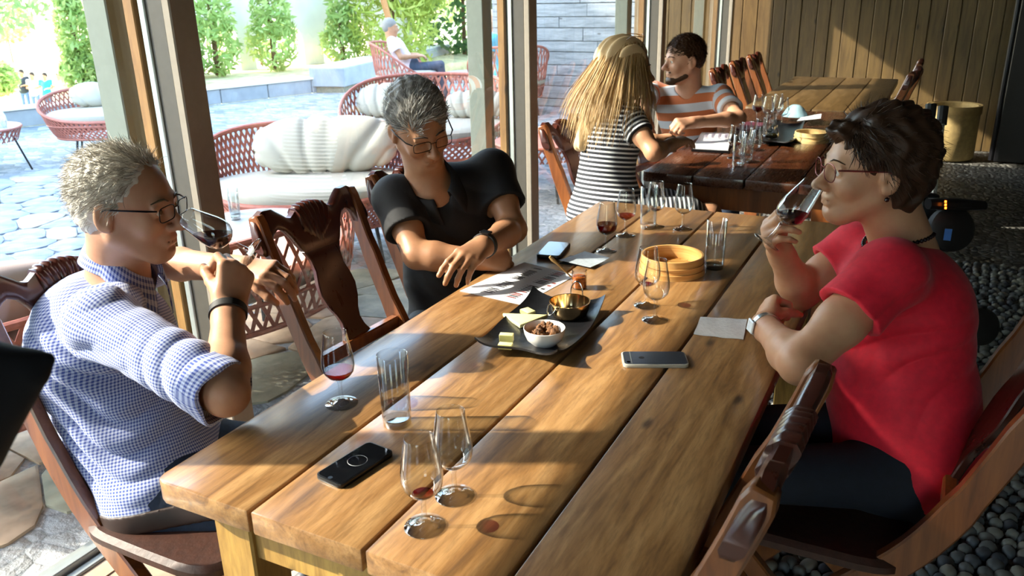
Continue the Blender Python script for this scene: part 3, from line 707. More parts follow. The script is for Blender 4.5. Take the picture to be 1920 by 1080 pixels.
# ---- cheese tray
def tray(c, ax, L, W, label, z=TZ):
    a = unit(A(ax[0], ax[1], 0)); b = A(-a[1], a[0], 0); V = []; nx, ny = 30, 18
    for j in range(ny+1):
        for i in range(nx+1):
            u, v = i/nx*2-1, j/ny*2-1
            wv = 1+.05*math.cos(PI*u); lv = 1-.06*math.cos(PI*v)
            z_ = .010+.016*abs(u)**5+.010*abs(v)**6+.010*(abs(u)*abs(v))**3
            p = c+a*(u*L/2*lv)+b*(v*W/2*wv); V.append((p[0], p[1], z+z_))
    n = len(V); V += [(x, y, zz-.005) for x, y, zz in V]
    F = [(j*(nx+1)+i, j*(nx+1)+i+1, (j+1)*(nx+1)+i+1, (j+1)*(nx+1)+i) for j in range(ny) for i in range(nx)]
    F += [tuple(n+q for q in f[::-1]) for f in F]
    bd = [i for i in range(nx+1)]+[(j+1)*(nx+1)+nx for j in range(ny)]+[ny*(nx+1)+i for i in range(nx-1, -1, -1)]+[j*(nx+1) for j in range(ny-1, 0, -1)]
    F += [(bd[k], n+bd[k], n+bd[(k+1) % len(bd)], bd[(k+1) % len(bd)]) for k in range(len(bd))]
    s = empty('serving_tray', label=label, cat='tray')
    o = link('plate', mesh('tray', V, F), M['slateblack'], s, smooth=True); auto(o.data, 60)
    MB().box((0, 0, 0), (L*.6, W*.6, .0055), Matrix.Translation(tuple(A(c[0], c[1], z)-a*L*.3-b*W*.3)) @ Matrix(((a[0], b[0], 0, 0), (a[1], b[1], 0, 0), (0, 0, 1, 0), (0, 0, 0, 1)))).build('foot', M['slateblack'], s, bevel=.002)
    return s
M['slateblack'] = plain('matt_black_melamine', '#17181b', .32, vary=.1, scale=60, bump=.2)
q = [atz(882, 641, TZ+.025), atz(1072, 660, TZ+.025), atz(1129, 574, TZ+.025), atz(992, 556, TZ+.025)]
cc = sum(q)/4; ax = unit((q[3]+q[2])/2-(q[0]+q[1])/2)
tray(A(cc[0], cc[1], 0), ax, .335, .205, 'wavy black serving tray with cheese, walnuts and a copper pan')
TT = TZ+.0105
def lathe_obj(name, prof, n, mat, parent, **k): return MB().lathe(prof, n).build(name, mat, parent, smooth=True, ang=45, **k)
bl = empty('walnut_bowl', tuple(atz(1021, 645, TT)), label='white porcelain bowl of walnut pieces on the black tray', cat='bowl')
lathe_obj('porcelain', [(.0005, 0), (.026, 0), (.028, .003), (.040, .014), (.0455, .028), (.0475, .040), (.0465, .041), (.045, .039), (.042, .028), (.036, .013), (.024, .006), (.0005, .005)], 48, plain('white_porcelain', '#eeeae4', .15, vary=.01), bl)
t = NT('walnut_kernel'); f = t.noise(t.coord('Object'), 260, 4); t.set(Base_Color=t.ramp(f, [(.35, hexc('#6a3c1c')), (.65, hexc('#b98450'))]), Roughness=.5); t.bump(f, .8, .002); M['walnut'] = t.m
bm = bmesh.new(); bmesh.ops.create_icosphere(bm, subdivisions=3, radius=1)
for vv in bm.verts:
    p = vv.co; vv.co = p*(1+.16*math.sin(9*p.x+2)*math.sin(8*p.y)+.13*math.sin(14*p.z+5*p.x))*(.75 if abs(p.x) < .12 else 1)
wm = bpy.data.meshes.new('walnut'); bm.to_mesh(wm); bm.free(); wm.shade_smooth(); wm.materials.append(M['walnut'])
b0 = A(*bl.location)
for k in range(34):
    rr_ = math.sqrt(random.random())*.034; q_ = random.uniform(0, 2*PI); lay = k % 3
    o = bpy.data.objects.new('walnut', wm); COL.objects.link(o)
    o.location = (b0[0]+rr_*math.cos(q_), b0[1]+rr_*math.sin(q_), b0[2]+.016+lay*.007+(.012 if rr_ > .02 else .006)*.5); s_ = random.uniform(.0065, .009)
    o.scale = (s_*1.25, s_, s_*.7); o.rotation_euler = [random.uniform(0, 6) for _ in range(3)]
    tag(o, 'broken walnut kernel heaped in the white porcelain bowl', 'nut', 'walnut kernels in the white bowl')
M['cheese'] = plain('pale_yellow_cheese', '#ece0a0', .45, vary=.03, scale=60, bump=.2); M['rind'] = plain('greenish_cheese_rind', '#b9b46a', .6)
def cheese(px, py, dims, rz, label, z=TT):
    p = atz(px, py, z); t_ = empty('cheese_block', (p[0], p[1], z), rz, label=label, cat='cheese', group='cheese pieces on the black tray')
    m = MB().box((-dims[0]/2, -dims[1]/2, 0), (dims[0]/2, dims[1]/2, dims[2])); o = m.build('paste', M['cheese'], t_, bevel=.0018, seg=2)
    MB().box((-dims[0]/2+.001, -dims[1]/2-.0012, .001), (dims[0]/2-.001, -dims[1]/2, dims[2]-.001)).build('rind', M['rind'], t_); return t_
cheese(948, 653, (.032, .018, .012), .25, 'flat oblong cheese piece at the tray\'s near corner')
cheese(950, 640, (.032, .017, .019), .30, 'thicker cheese piece leaning behind the flat oblong one')
cheese(990, 590, (.034, .024, .013), -.5, 'cheese block at the tray\'s back edge next to the menu')
# long wedge
wv = [atz(942, 594, TT), atz(1028, 597, TT), atz(975, 617, TT)]
m = MB(); top_ = .011
V = [(p[0], p[1], TT+.0005) for p in wv]+[(p[0], p[1], TT+top_) for p in wv]
m.add(V, [(0, 2, 1), (3, 4, 5), (0, 1, 4, 3), (1, 2, 5, 4), (2, 0, 3, 5)]).build('cheese_wedge', M['cheese'], bevel=.003, seg=2, label='long curved wedge of pale cheese behind the walnut bowl', cat='cheese', group='cheese pieces on the black tray')
# copper pan with two wire handles
M['copper'] = plain('polished_brassy_steel', '#d8b888', .14, 1., vary=.02); M['steel'] = plain('bright_steel_wire', '#d9d6d0', .15, 1., vary=.01)
pp = atz(1068, 592, TT); pn = empty('serving_pan', tuple(pp), label='small polished pan with two looped handles on the tray', cat='pan')
lathe_obj('pan_bowl', [(.0005, 0), (.036, 0), (.042, .004), (.0475, .020), (.049, .038), (.0505, .0385), (.0502, .040), (.048, .0395), (.0462, .020), (.040, .0055), (.0005, .002)], 56, M['copper'], pn)
R_ = CR*A(1, 1, 0); R_ = unit(R_)
ang0 = math.atan2(R_[1], R_[0])
for s, a_ in (('handle', ang0+PI+.55), ('handle', ang0+1.15)):
    e1 = A(math.cos(a_), math.sin(a_), 0); e2 = A(-e1[1], e1[0], 0)
    if a_ > ang0+PI: pts = [e1*.049+e2*.016*k_+A(0, 0, .036) for k_ in (-1,)]+[e1*(.049+.012*math.sin(q_))+e2*(-.016*math.cos(q_))+A(0, 0, .036+.002-.022*math.sin(q_)) for q_ in np.linspace(.15, PI-.15, 14)]+[e1*.049+e2*.016+A(0, 0, .036)]
    else: pts = [e1*.049+e2*-.016+A(0, 0, .036)]+[e1*(.049+.004*math.sin(q_))+e2*(-.016*math.cos(q_))+A(0, 0, .038+.034*math.sin(q_)) for q_ in np.linspace(.15, PI-.15, 14)]+[e1*.049+e2*.016+A(0, 0, .036)]
    MB().tube(smoothpath(pts, 2), .0019, 8).build('handle', M['steel'], pn, smooth=True)
bt = plain('melted_cheese_lump', '#e6cf8a', .3, vary=.05)
o = link('cheese_cube', wm.copy(), None, None); o.data.materials.clear(); o.data.materials.append(bt); o.scale = (.018, .014, .009); o.location = (pp[0]+R_[0]*-.022, pp[1]+R_[1]*-.022, TT+.0115)
tag(o, 'pale creamy cheese lump sitting inside the polished pan', 'cheese')
# jam jar and spoon
jp = atz(1086, 540, TZ); jr = empty('jam_jar', tuple(jp), label='small glass jar of orange marmalade behind the pan', cat='jar')
lathe_obj('jar_wall', [(.0005, 0), (.019, 0), (.021, .003), (.0212, .042), (.0195, .046), (.0205, .052), (.019, .052), (.018, .046), (.0196, .042), (.0194, .004), (.0005, .003)], 36, M['glass'], jr)
t = NT('orange_marmalade'); f = t.noise(t.coord('Object'), 120, 3); t.set(Base_Color=t.ramp(f, [(.3, hexc('#7a2c0a')), (.7, hexc('#c8702c'))]), Roughness=.15); t.bump(f, .5, .003)
lathe_obj('marmalade', [(.0005, .0032), (.019, .0045), (.0192, .034), (.012, .037), (.0005, .035)], 32, t.m, jr)
sp = empty('spoon', label='slim wooden-handled spoon leaning in the marmalade jar', cat='spoon')
tip = jp+A(0, 0, .01); hd_ = atz(1036, 486, TZ+.085)
dv = unit(hd_-tip); top_ = tip+dv*.115
MB().tube([tip, tip+dv*.04, top_-dv*.03, top_-dv*.012, top_], [.0025, .0022, .003, .0062, .004], 8).build('spoon_handle', plain('tan_horn', '#a98a58', .3), sp, smooth=True)
bw_ = link('spoon_bowl', wm.copy(), M['steel'], sp); bw_.data.materials.clear(); bw_.data.materials.append(M['steel']); bw_.scale = (.007, .007, .010); bw_.location = tuple(tip+A(0, 0, .004))
# ---- couple's table
t_ = empty('menu_book', label='white open menu book in front of the striped man', cat='book')
bk = [(.055, 3.18), (.235, 3.19), (.15, 3.66), (-.02, 3.64)]
o = quad_sheet('cover', bk, TZ+.0005, .012, M['phoneblack'], None, None); o.parent = t_
bk2 = [(.062, 3.19), (.229, 3.20), (.146, 3.65), (-.012, 3.63)]
o = quad_sheet('pages', bk2, TZ+.013, .008, M['paper'], None, None, warp=lambda u, v: .006*math.sin(PI*v*2)**2); o.parent = t_
p0 = A(.062, 3.19); u_ = A(.167, .01); v_ = A(-.074, .44); m = MB()
for j in range(4):
    for i in range(5):
        q = [p0+u_*a+v_*b for a, b in ((.15+j*.2, .55+i*.07), (.26+j*.2, .55+i*.07), (.26+j*.2, .58+i*.07), (.15+j*.2, .58+i*.07))]
        m.add([(x, y, TZ+.0285) for x, y in q]+[(x, y, TZ+.0287) for x, y in q], [(0, 1, 2, 3), (4, 5, 6, 7), (0, 1, 5, 4), (1, 2, 6, 5), (2, 3, 7, 6), (3, 0, 4, 7)])
m.build('printed_text', plain('grey_print', '#6a5c78', .6), t_)
tray(A(.385, 3.75, 0), (-.05, 1), .62, .17, 'long black tray crowded with glasses on the couple\'s table')
quad_sheet('notebook', [(.12, 3.86), (.24, 3.84), (.23, 4.1), (.10, 4.12)], TZ+.0005, .014, plain('burgundy_cover', '#5a2030', .5), 'closed burgundy notebook by the striped man\'s elbow', 'notebook', (2, 2))
m = MB(); cpt = (.36, 4.33)
V = [(cpt[0]+rr_*math.cos(a)*1.1, cpt[1]+rr_*math.sin(a), TZ+.026+h_) for rr_, h_ in ((.07, .0), (.06, .02), (.042, .05), (.02, .066)) for a in np.linspace(0, 2*PI, 14, endpoint=False)]
V = [(x+.006*math.sin(40*y), y+.006*math.sin(35*x+z*50), z) for x, y, z in V]
F = [(i+k*14, (i+1) % 14+k*14, (i+1) % 14+(k+1)*14, i+(k+1)*14) for k in range(3) for i in range(14)]+[tuple(42+i for i in range(14)), tuple(range(13, -1, -1))]
m.add(V, F).build('cloth_napkin', plain('light_blue_cloth', '#8fb2c0', .8), smooth=True, label='crumpled light-blue napkin at the back of the couple\'s tray', cat='napkin')
quad_sheet('leaflet', [(.40, 4.12), (.52, 4.18), (.50, 4.36), (.40, 4.32)], TZ+.028, .002, M['paper'], 'pale leaflet sticking out behind the blue napkin', 'paper', (3, 3), lambda u, v: .012*u)
jg = empty('glass_jug', tuple(atz(1447, 262, TZ+.012)), label='small glass jug with a round handle on the couple\'s tray', cat='jug')
lathe_obj('jug_wall', [(.0005, 0), (.026, 0), (.034, .012), (.033, .035), (.022, .06), (.025, .075), (.0238, .075), (.0205, .06), (.0315, .035), (.0325, .013), (.0005, .003)], 32, M['glass'], jg)
lathe_obj('oil', [(.0005, .0035), (.031, .013), (.0312, .03), (.0005, .03)], 28, wine_mat('olive_oil', (.5, .45, .08, 1)), jg)
MB().tube([(-.024+.0*q, -.022*math.cos(q)*0-.024-.024*math.sin(q), .042-.026*math.cos(q)) for q in np.linspace(0, PI, 14)], .003, 8).build('handle', M['glassthick'], jg, smooth=True)
# ================================================================= TERRACE FURNITURE
M['wicker'] = plain('brick_red_woven_cord', '#b06a5a', .55, vary=.08, scale=40); M['cushion'] = plain('cream_canvas', '#a9a598', .85, vary=.02, scale=12, bump=.15)
M['cushpink'] = plain('pinkish_canvas', '#b09c92', .85, vary=.02, scale=12)
M['leg'] = plain('dark_iron_leg', '#2a2c30', .4, .5)
def ribbon(m, pts, nrm, hw, th):
    pts = [A(*p) for p in pts]; V = []; n = len(pts)
    for i, p in enumerate(pts):
        tn = unit(pts[min(i+1, n-1)]-pts[max(i-1, 0)]); s_ = np.cross(tn, nrm[i]); V += [p-s_*hw, p+s_*hw, p+s_*hw+nrm[i]*th, p-s_*hw+nrm[i]*th]
    F = [(i*4+j, i*4+(j+1) % 4, i*4+4+(j+1) % 4, i*4+4+j) for i in range(n-1) for j in range(4)]+[(3, 2, 1, 0), tuple(n*4-4+j for j in range(4))]
    m.add(V, F)
def basket(label, loc, rz, a, b, zb=.20, zfront=.37, zback=.76, seat=.40, NS=64, hw=.009, pillow=None, cush=True, cat='sofa', group=None, cmat=None, kick=.30):
    s = empty('woven_sofa' if cat == 'sofa' else 'woven_armchair', tuple(loc), rz, label=label, cat=cat, group=group)
    def zr(th): c = (1-math.cos(th))/2; return zfront+(zback-zfront)*(c*c*(3-2*c))
    def pt(th, t):
        z = zb+t*(zr(th)-zb); k = .80+.2*((z-zb)/(zback-zb))**.7 if z > zb else .8
        return A(a*k*math.sin(th), b*k*math.cos(th), z)
    def nr(th): return unit(A(math.sin(th)/a, math.cos(th)/b, -.25/b))
    m = MB()
    for f in range(NS):
        for sg in (-1, 1):
            t0 = 2*PI*f/NS; span = kick*sg
            ts = np.linspace(0, 1, 7); ribbon(m, [pt(t0+span*t_, t_) for t_ in ts], [nr(t0+span*t_) for t_ in ts], hw, .004 if sg > 0 else -.004)
    m.build('woven_lattice', M['wicker'], s)
    q = np.linspace(0, 2*PI, 49)
    MB().tube([pt(x, 1) for x in q], .016, 8, cap=False).build('rim', M['wicker'], s, smooth=True)
    MB().tube([pt(x, 0) for x in q], .014, 8, cap=False).build('lower_rim', M['wicker'], s, smooth=True)
    MB().tube([pt(x, min(1, (.33-zb)/(zr(x)-zb))) for x in q], .010, 6, cap=False).build('seat_ring', M['wicker'], s, smooth=True)
    for k in range(4):
        x = PI/4+k*PI/2; p = pt(x, 0); MB().tube([p, A(p[0]*1.08, p[1]*1.08, -.03)], [.012, .009], 8).build('leg', M['leg'], s, smooth=True)
    if cush:
        m = MB(); n = 48; rings = [(.0, seat-.05), (.9, seat-.06), (.98, seat-.035), (1., seat), (.985, seat+.03), (.93, seat+.052), (.8, seat+.062), (.4, seat+.068), (.0, seat+.068)]
        V = [((a*.90)*k_*math.sin(x), (b*.90)*k_*math.cos(x), z_) for k_, z_ in rings for x in np.linspace(0, 2*PI, n, endpoint=False)]
        F = [(i+k*n, i+(k+1)*n, (i+1) % n+(k+1)*n, (i+1) % n+k*n) for k in range(len(rings)-1) for i in range(n)]
        m.add(V, F).build('seat_cushion', cmat or M['cushion'], s, smooth=True)
    if pillow:
        for px_, py_, L, hgt, dep, tilt in pillow:
            m = MB(); V = []; nu, nv = 56, 90
            for j in range(nv+1):
                for i in range(nu):
                    u = 2*PI*i/nu; v = -PI/2+PI*j/nv; e = .75
                    x = math.copysign(abs(math.sin(v))**e, math.sin(v)); r_ = math.cos(v)**.6
                    Y, Z = math.cos(u), math.sin(u)
                    ph_ = x/(1+.38*(Z+1)); pl = 1-.13*math.exp(-5*math.sin(ph_*11+.6*math.sin(5*x+px_*9)+.3*Z+.8)**2)*(.3+.7*r_)
                    V.append((px_+L*x*(1 if Z > -.2 else .96), py_+dep*Y*r_*pl-tilt*Z*hgt, seat+.055+hgt+hgt*Z*r_*pl))
            F = [(i+j*nu, (i+1) % nu+j*nu, (i+1) % nu+(j+1)*nu, i+(j+1)*nu) for j in range(nv) for i in range(nu)]
            m.add(V, F).build('pillow', cmat or M['cushion'], s, smooth=True, ang=180)
    return s
GS = 'woven lounge sofas on the terrace'
basket('red woven oval sofa with a big gathered cream pillow', (-2.30, 3.10, 0), face(.53, -.85), .72, .44, pillow=[(-.10, -.20, .46, .17, .13, .45)], NS=110, hw=.0075, zback=.74)
basket('woven sofa standing closest to the glass, its lattice back to the window', (-1.52, 1.80, 0), face(-1, .05), .60, .34, NS=52, hw=.0085, zback=.62, kick=.34)
basket('woven sofa with a pinkish cushion at the extreme left behind the checked shirt', (-1.80, .62, 0), face(-.9, .35), .62, .42, NS=40, hw=.010, zback=.58, cmat=M['cushpink'], pillow=[(0, -.15, .40, .14, .13, .4)])
basket('woven tub sofa with pale cushions behind the grey-haired man\'s head', (-2.85, 5.30, 0), face(.35, -.95), .80, .62, NS=72, zback=.80, pillow=[(.35, -.28, .34, .15, .12, .4), (-.42, -.2, .28, .12, .1, .3)])
basket('distant woven sofa with one square pillow beyond the first post', (-6.42, 5.12, 0), face(.75, -.65), .84, .5, NS=84, hw=.008, zback=.64, pillow=[(.12, -.2, .40, .13, .13, .45)])
def low_table(label, loc, r, z, NS=40, top=None):
    s = empty('lounge_table', tuple(loc), label=label, cat='table', group='woven lounge tables on the terrace')
    MB().lathe([(.0005, z-.012), (r, z-.012), (r+.004, z-.006), (r, z), (.0005, z)], 40).build('table_top', top or plain('white_table_top', '#b4b8ba', .3, vary=.02), s, smooth=True)
    m = MB()
    for f in range(NS):
        for sg in (-1, 1):
            t0 = 2*PI*f/NS; ts = np.linspace(0, 1, 4)
            ribbon(m, [A((r-.05*t_)*math.cos(t0+sg*.2*t_), (r-.05*t_)*math.sin(t0+sg*.2*t_), z-.012-.12*t_) for t_ in ts], [A(math.cos(t0), math.sin(t0), 0)]*4, .008, .003)
    m.build('woven_skirt', M['wicker'], s)
    MB().tube([A(r*math.cos(q_), r*math.sin(q_), z-.01) for q_ in np.linspace(0, 2*PI, 33)], .012, 6, cap=False).build('rim', M['wicker'], s, smooth=True)
    for k in range(4):
        x = PI/4+k*PI/2; MB().tube([A((r-.08)*math.cos(x), (r-.08)*math.sin(x), z-.1), A((r+.02)*math.cos(x), (r+.02)*math.sin(x), -.03)], .010, 6).build('leg', M['leg'], s)
    return s
low_table('white-topped lounge table with water glasses outside the window', (-2.02, 2.30, 0), .33, .40)
low_table('lounge table at the photo\'s left edge carrying a white jug', (-7.0, 3.85, 0), .42, .40)
low_table('lounge table between the terrace guests', (-4.95, 9.72, 0), .33, .42)
low_table('reddish lounge table between the second post and the blonde woman\'s chair', (-1.66, 5.10, 0), .36, .40, top=M['wicker'])
for k, (x, y, lab) in enumerate([(-2.16, 2.33, 'highball glass on the terrace table, tallest in view'), (-2.22, 2.20, 'glass behind the drinker\'s raised wineglass on the terrace table'), (-2.25, 2.42, 'glass at the far edge of the terrace table')]):
    o = h2((x, y, .40), lab); o['group'] = 'water glasses on the terrace table'
jt = empty('white_jug', (-6.80, 4.0, .40), label='white pitcher on the far-left lounge table', cat='jug')
lathe_obj('jug_body', [(.0005, 0), (.07, 0), (.08, .03), (.075, .10), (.045, .17), (.03, .23), (.034, .24), (.025, .235), (.0005, .2)], 24, plain('white_ceramic', '#eef0f0', .3), jt)
lathe_obj('spare_cup', [(.0005, 0), (.03, 0), (.035, .07), (.033, .07), (.0005, .01)], 16, M['glass'], jt); jt.children[-1].location = (.12, -.03, 0)
# armchairs of the terrace guests
basket('woven armchair of the reclining man in the pale shirt', (-5.75, 9.35, 0), face(.9, .35), .50, .50, NS=44, zback=.85, cat='chair', group='woven armchairs of the terrace guests')
basket('woven armchair of the woman in the sleeveless top', (-4.85, 10.75, 0), face(-.1, -1), .55, .5, NS=44, zback=.9, cat='chair', group='woven armchairs of the terrace guests', pillow=[(-.15, -.25, .3, .17, .12, .3)])
basket('woven armchair of the man in the turquoise shirt', (-3.95, 9.0, 0), face(-.6, .75), .55, .5, NS=44, zback=.85, cat='chair', group='woven armchairs of the terrace guests')
# ================================================================= PLANTS
def leafmat(name, cs):
    t = NT(name); g = t.n('ShaderNodeNewGeometry').outputs['Random Per Island']
    t.set(Base_Color=t.ramp(g, [(i/(len(cs)-1), hexc(c)) for i, c in enumerate(cs)]), Roughness=.6)
    tl = t.n('ShaderNodeBsdfTranslucent', {'Color': hexc(cs[-1])}); mx = t.n('ShaderNodeMixShader', {0: .35, 1: t.b.outputs[0], 2: tl.outputs[0]}); t.t.links.new(mx.outputs[0], t.out.inputs[0]); return t.m
M['leaf1'] = leafmat('sunlit_yellow_green_leaf', ['#84983c', '#a8b850', '#c8d070']); M['leaf2'] = leafmat('dark_glossy_leaf', ['#1f3a22', '#3a5c30', '#6a8c50'])
M['leaf3'] = leafmat('fresh_green_leaf', ['#7a9a50', '#9cb868', '#c4d48c']); M['bark'] = plain('brown_bark', '#6e5238', .9, vary=.2, scale=20)
def foliage(name, blobs, n, size, mat, parent, seed=0, stretch=1.6, hollow=.55):
    rg = np.random.default_rng(seed); tot = sum(b[1][0]*b[1][1]*b[1][2] for b in blobs); VV = []
    for c, rd in blobs:
        k = max(8, int(n*rd[0]*rd[1]*rd[2]/tot)); d = rg.normal(size=(k, 3)); d /= np.linalg.norm(d, axis=1)[:, None]
        rr_ = hollow+(1-hollow)*rg.random(k)**.6; P = np.array(c)+d*rr_[:, None]*np.array(rd)
        u = rg.normal(size=(k, 3)); u /= np.linalg.norm(u, axis=1)[:, None]; v = np.cross(u, rg.normal(size=(k, 3))); v /= np.linalg.norm(v, axis=1)[:, None]
        s_ = size*(.6+.8*rg.random(k))[:, None]
        VV.append(np.stack([P-u*s_*stretch, P+v*s_*.5, P+u*s_*stretch, P-v*s_*.5], 1).reshape(-1, 3))
    V = np.vstack(VV); Q = np.arange(len(V)).reshape(-1, 4); return link(name, npmesh(name, V, Q), mat, parent, kind=None)
def plant(name, base, blobs, n, size, mat, label, cat, stem_h=None, seed=0, group=None, lean=(0, 0), st=1.6, r=.05):
    t = empty(name, tuple(base), label=label, cat=cat, group=group)
    foliage('foliage', blobs, n, size, mat, t, seed, st)
    if stem_h: MB().tube([(0, 0, 0), (lean[0]*.4, lean[1]*.4, stem_h*.5), (lean[0], lean[1], stem_h)], [r, r*.8, r*.4], 8).build('stem', M['bark'], t, smooth=True)
    return t
# shrubs in front of and inside the arches (stand on the raised bed)
for k, (px, py, w_, h_, lab) in enumerate([(415, 178, .62, 2.1, 'conical shrub filling the left-hand arch of the white wall'), (520, 160, .68, 2.2, 'conical shrub filling the middle arch of the white wall'),
                                        (350, 185, .45, 1.0, 'sparse small shrub beside the first window post'), (645, 128, .55, 1.7, 'shrub between the last arch and the yellow-green conifer'), (255, 190, .6, 1.5, 'shrub hidden behind the first window post')]):
    p = atp(px, py, AP+nrm*.75, nrm); p[2] = .22
    plant('arch_shrub', p, [((0, 0, h_*.24), (w_*.8, .4, h_*.25)), ((.05, 0, h_*.45), (w_*.62, .35, h_*.22)), ((0, 0, h_*.66), (w_*.38, .3, h_*.2))], 1300, .05, M['leaf3'], lab, 'shrub', h_*.6, k+10, 'shrubs along the arch wall')
# trees seen through the arches and over the wall's ends
p = atp(745, 60, AP+nrm*1.2, nrm); p[2] = -.03
CB = atz(740, 118, .3)
plant('conifer', (CB[0]-.6, CB[1]+.9, -.03), [((0, 0, 1.0), (.9, .8, 1.2)), ((.3, .3, 2.3), (1., .9, 1.3)), ((-.1, 0, 3.6), (.8, .8, 1.4))], 7000, .045, M['leaf1'], 'tall yellow-green conifer hedge behind the concrete planter', 'tree', 3.5, 21, st=2.4)
MB().tube([A(CB[0]+.15, CB[1]-.1, .5), A(CB[0]-.25, CB[1]+.1, 1.5), A(CB[0]-.35, CB[1]+.2, 2.6)], [.05, .06, .03], 8).build('bare_branch', plain('orange_dead_branch', '#b07a48', .8), smooth=True, label='bare orange-brown branch leaning in front of the conifer', cat='branch')
DB = atz(832, 100, .3)
plant('broadleaf_bush', (DB[0]-.2, DB[1]+1.2, -.03), [((0, 0, 1.3), (1.3, .9, 1.3)), ((.2, .2, 2.7), (1.4, 1., 1.2)), ((1.2, .3, 2.0), (1., .9, 1.6)), ((2.4, .5, 1.6), (1., .9, 1.6))], 5200, .085, M['leaf2'], 'dense dark-leaved bush behind the seated guests', 'bush', 2.5, 22, st=1.1)
T0 = atp(0, 200, (-15, 8, 0), (.9, -.3, 0))
ot = atz(-330, 330, -.03); ob = [tuple(at(x, y, r)-ot) for x, y, r in ((8, -8, 9.), (-60, -60, 9.2), (70, -70, 9.4), (-200, -120, 9.))]
plant('overhanging_tree', tuple(ot), [(ob[0], (.55, .5, .38)), (ob[1], (.7, .6, .5)), (ob[2], (.6, .5, .4)), (ob[3], (1.2, 1., .8))], 3200, .05, M['leaf3'], 'leafy tree overhanging the terrace at the upper left corner', 'tree', 2.6, 23, st=1.2, r=.08)
plant('round_bush', tuple(at(2, 180, 29.)), [((0, 0, .6), (.66, .66, .6))], 1500, .09, M['leaf3'], 'round green bush next to the distant bystanders', 'bush', .3, 24)
cyp = atz(158, 160, .2)*A(1, 1, 0)
plant('cypress', (cyp[0]-.3, cyp[1]+.2, -2.8), [((0, 0, 3.15), (.36, .3, .4)), ((0, 0, 3.8), (.27, .25, .8)), ((0, 0, 4.8), (.22, .2, .9)), ((.05, 0, 5.8), (.24, .2, .9))], 3600, .05, M['leaf3'], 'slender tree beside the left edge of the first post', 'tree', 6.0, 25, st=1.5)
plant('far_tree', tuple(at(28, 132, 60.)*A(1, 1, 0)-A(0, 0, 2.8)), [((0, 0, 3.0), (1.9, 1.9, 1.7))], 900, .20, M['leaf3'], 'hazy round tree far across the field', 'tree', 2.5, 26, st=1.)
plant('grove', (AP[0]-6+d[0]*7, AP[1]+1+d[1]*7, -2.8), [((0, 0, 4.6), (3., 2., 2.)), ((2, 3, 5.), (3., 2.5, 2.2))], 2600, .16, M['leaf3'], 'green tree seen through the arches of the white wall', 'tree', 5., 27, st=1.)
# ================================================================= INDOORS, FAR RIGHT
bk_ = empty('cork_basket', tuple(A(1.23, 7.62, 0)), label='large pale cylindrical basket on the pebble floor by the pine wall', cat='basket')
lathe_obj('basket_wall', [(.0005, .0), (.20, .0), (.215, .02), (.215, .44), (.21, .47), (.19, .47), (.19, .03), (.0005, .03)], 40, plain('pale_cork', '#b39a66', .7, vary=.08), bk_)
lathe_obj('lid_band', [(.216, .40), (.224, .40), (.224, .475), (.216, .475), (.216, .40)], 40, plain('pale_cork_band', '#a88e5a', .7), bk_)
# power wheelchair behind the woman in red
M['rubber'] = plain('black_rubber', '#0d0d0e', .6); M['blk'] = plain('black_plastic', '#121214', .3)
wc = empty('wheelchair', label='black powered wheelchair standing in the shade behind the woman in red', cat='wheelchair')
def T(px, py, r): return at(px, py, r)
r0 = 3.3
for (x, y, s_) in ((1746, 196, 0), (1769, 200, .25)):
    a_, b_ = T(x, y, r0+s_), T(x-14, y+120, r0+s_)
    MB().tube([a_, a_+(b_-a_)*.28], .022, 10).build('push_grip', M['rubber'], wc, smooth=True)
    MB().tube([a_+(b_-a_)*.25, b_, b_+(b_-a_)*.8], .014, 10).build('push_handle', M['alu'], wc, smooth=True)
a_ = T(1740, 382, 3.1); b_ = T(1845, 385, 3.1)
MB().tube([a_, (a_+b_)/2, b_], [.03, .034, .026], 10, flat=.7).build('armrest', M['blk'], wc, smooth=True)
led = NT('led_lamps'); led.set(Emission_Color=hexc('#ff7a20'), Emission_Strength=6., Base_Color=hexc('#ff8030'))
for k in range(3):
    p = T(1773, 378+k*6, 3.05); MB().box(tuple(p-.0035), tuple(p+.0035)).build('indicator_lamp', led.m, wc)
for (x, y, rr_, r_) in ((1782, 430, .085, 3.15), (1835, 612, .075, 3.3)):
    c_ = T(x, y, r_); prof = [(.001, -.03), (rr_*.8, -.03), (rr_, -.018), (rr_, .018), (rr_*.8, .03), (.001, .03)]
    o = MB().lathe(prof, 28).build('wheel' if y < 500 else 'motor_unit', M['rubber'], wc, smooth=True, ang=50); o.location = tuple(c_); o.rotation_euler = (PI/2-.3, 0, .5)
p = T(1777, 440, 3.05); MB().box((-.012, -.002, -.022), (.012, .002, .022)).build('blue_label', plain('blue_sticker', '#2a5a9a', .4), wc).location = tuple(p)
s0, s1 = T(1700, 560, 3.3), T(1800, 520, 3.3)
MB().box((.85, 2.45, .40), (1.16, 2.85, .47)).build('seat_pad', M['blk'], wc, bevel=.02, seg=2)
MB().box((.85, 2.82, .46), (1.16, 2.88, .72)).build('backrest', M['blk'], wc, bevel=.02, seg=2)
MB().box((.88, 2.45, .12), (1.13, 2.85, .38)).build('battery_box', M['blk'], wc, bevel=.02)
for sx in (.83, 1.18):
    for y in (2.45, 2.85):
        o = MB().lathe([(.001, -.022), (.09, -.022), (.11, -.01), (.11, .01), (.09, .022), (.001, .022)], 24).build('wheel', M['rubber'], wc, smooth=True, ang=50); o.location = (sx, y, .11); o.rotation_euler = (0, PI/2, 0)
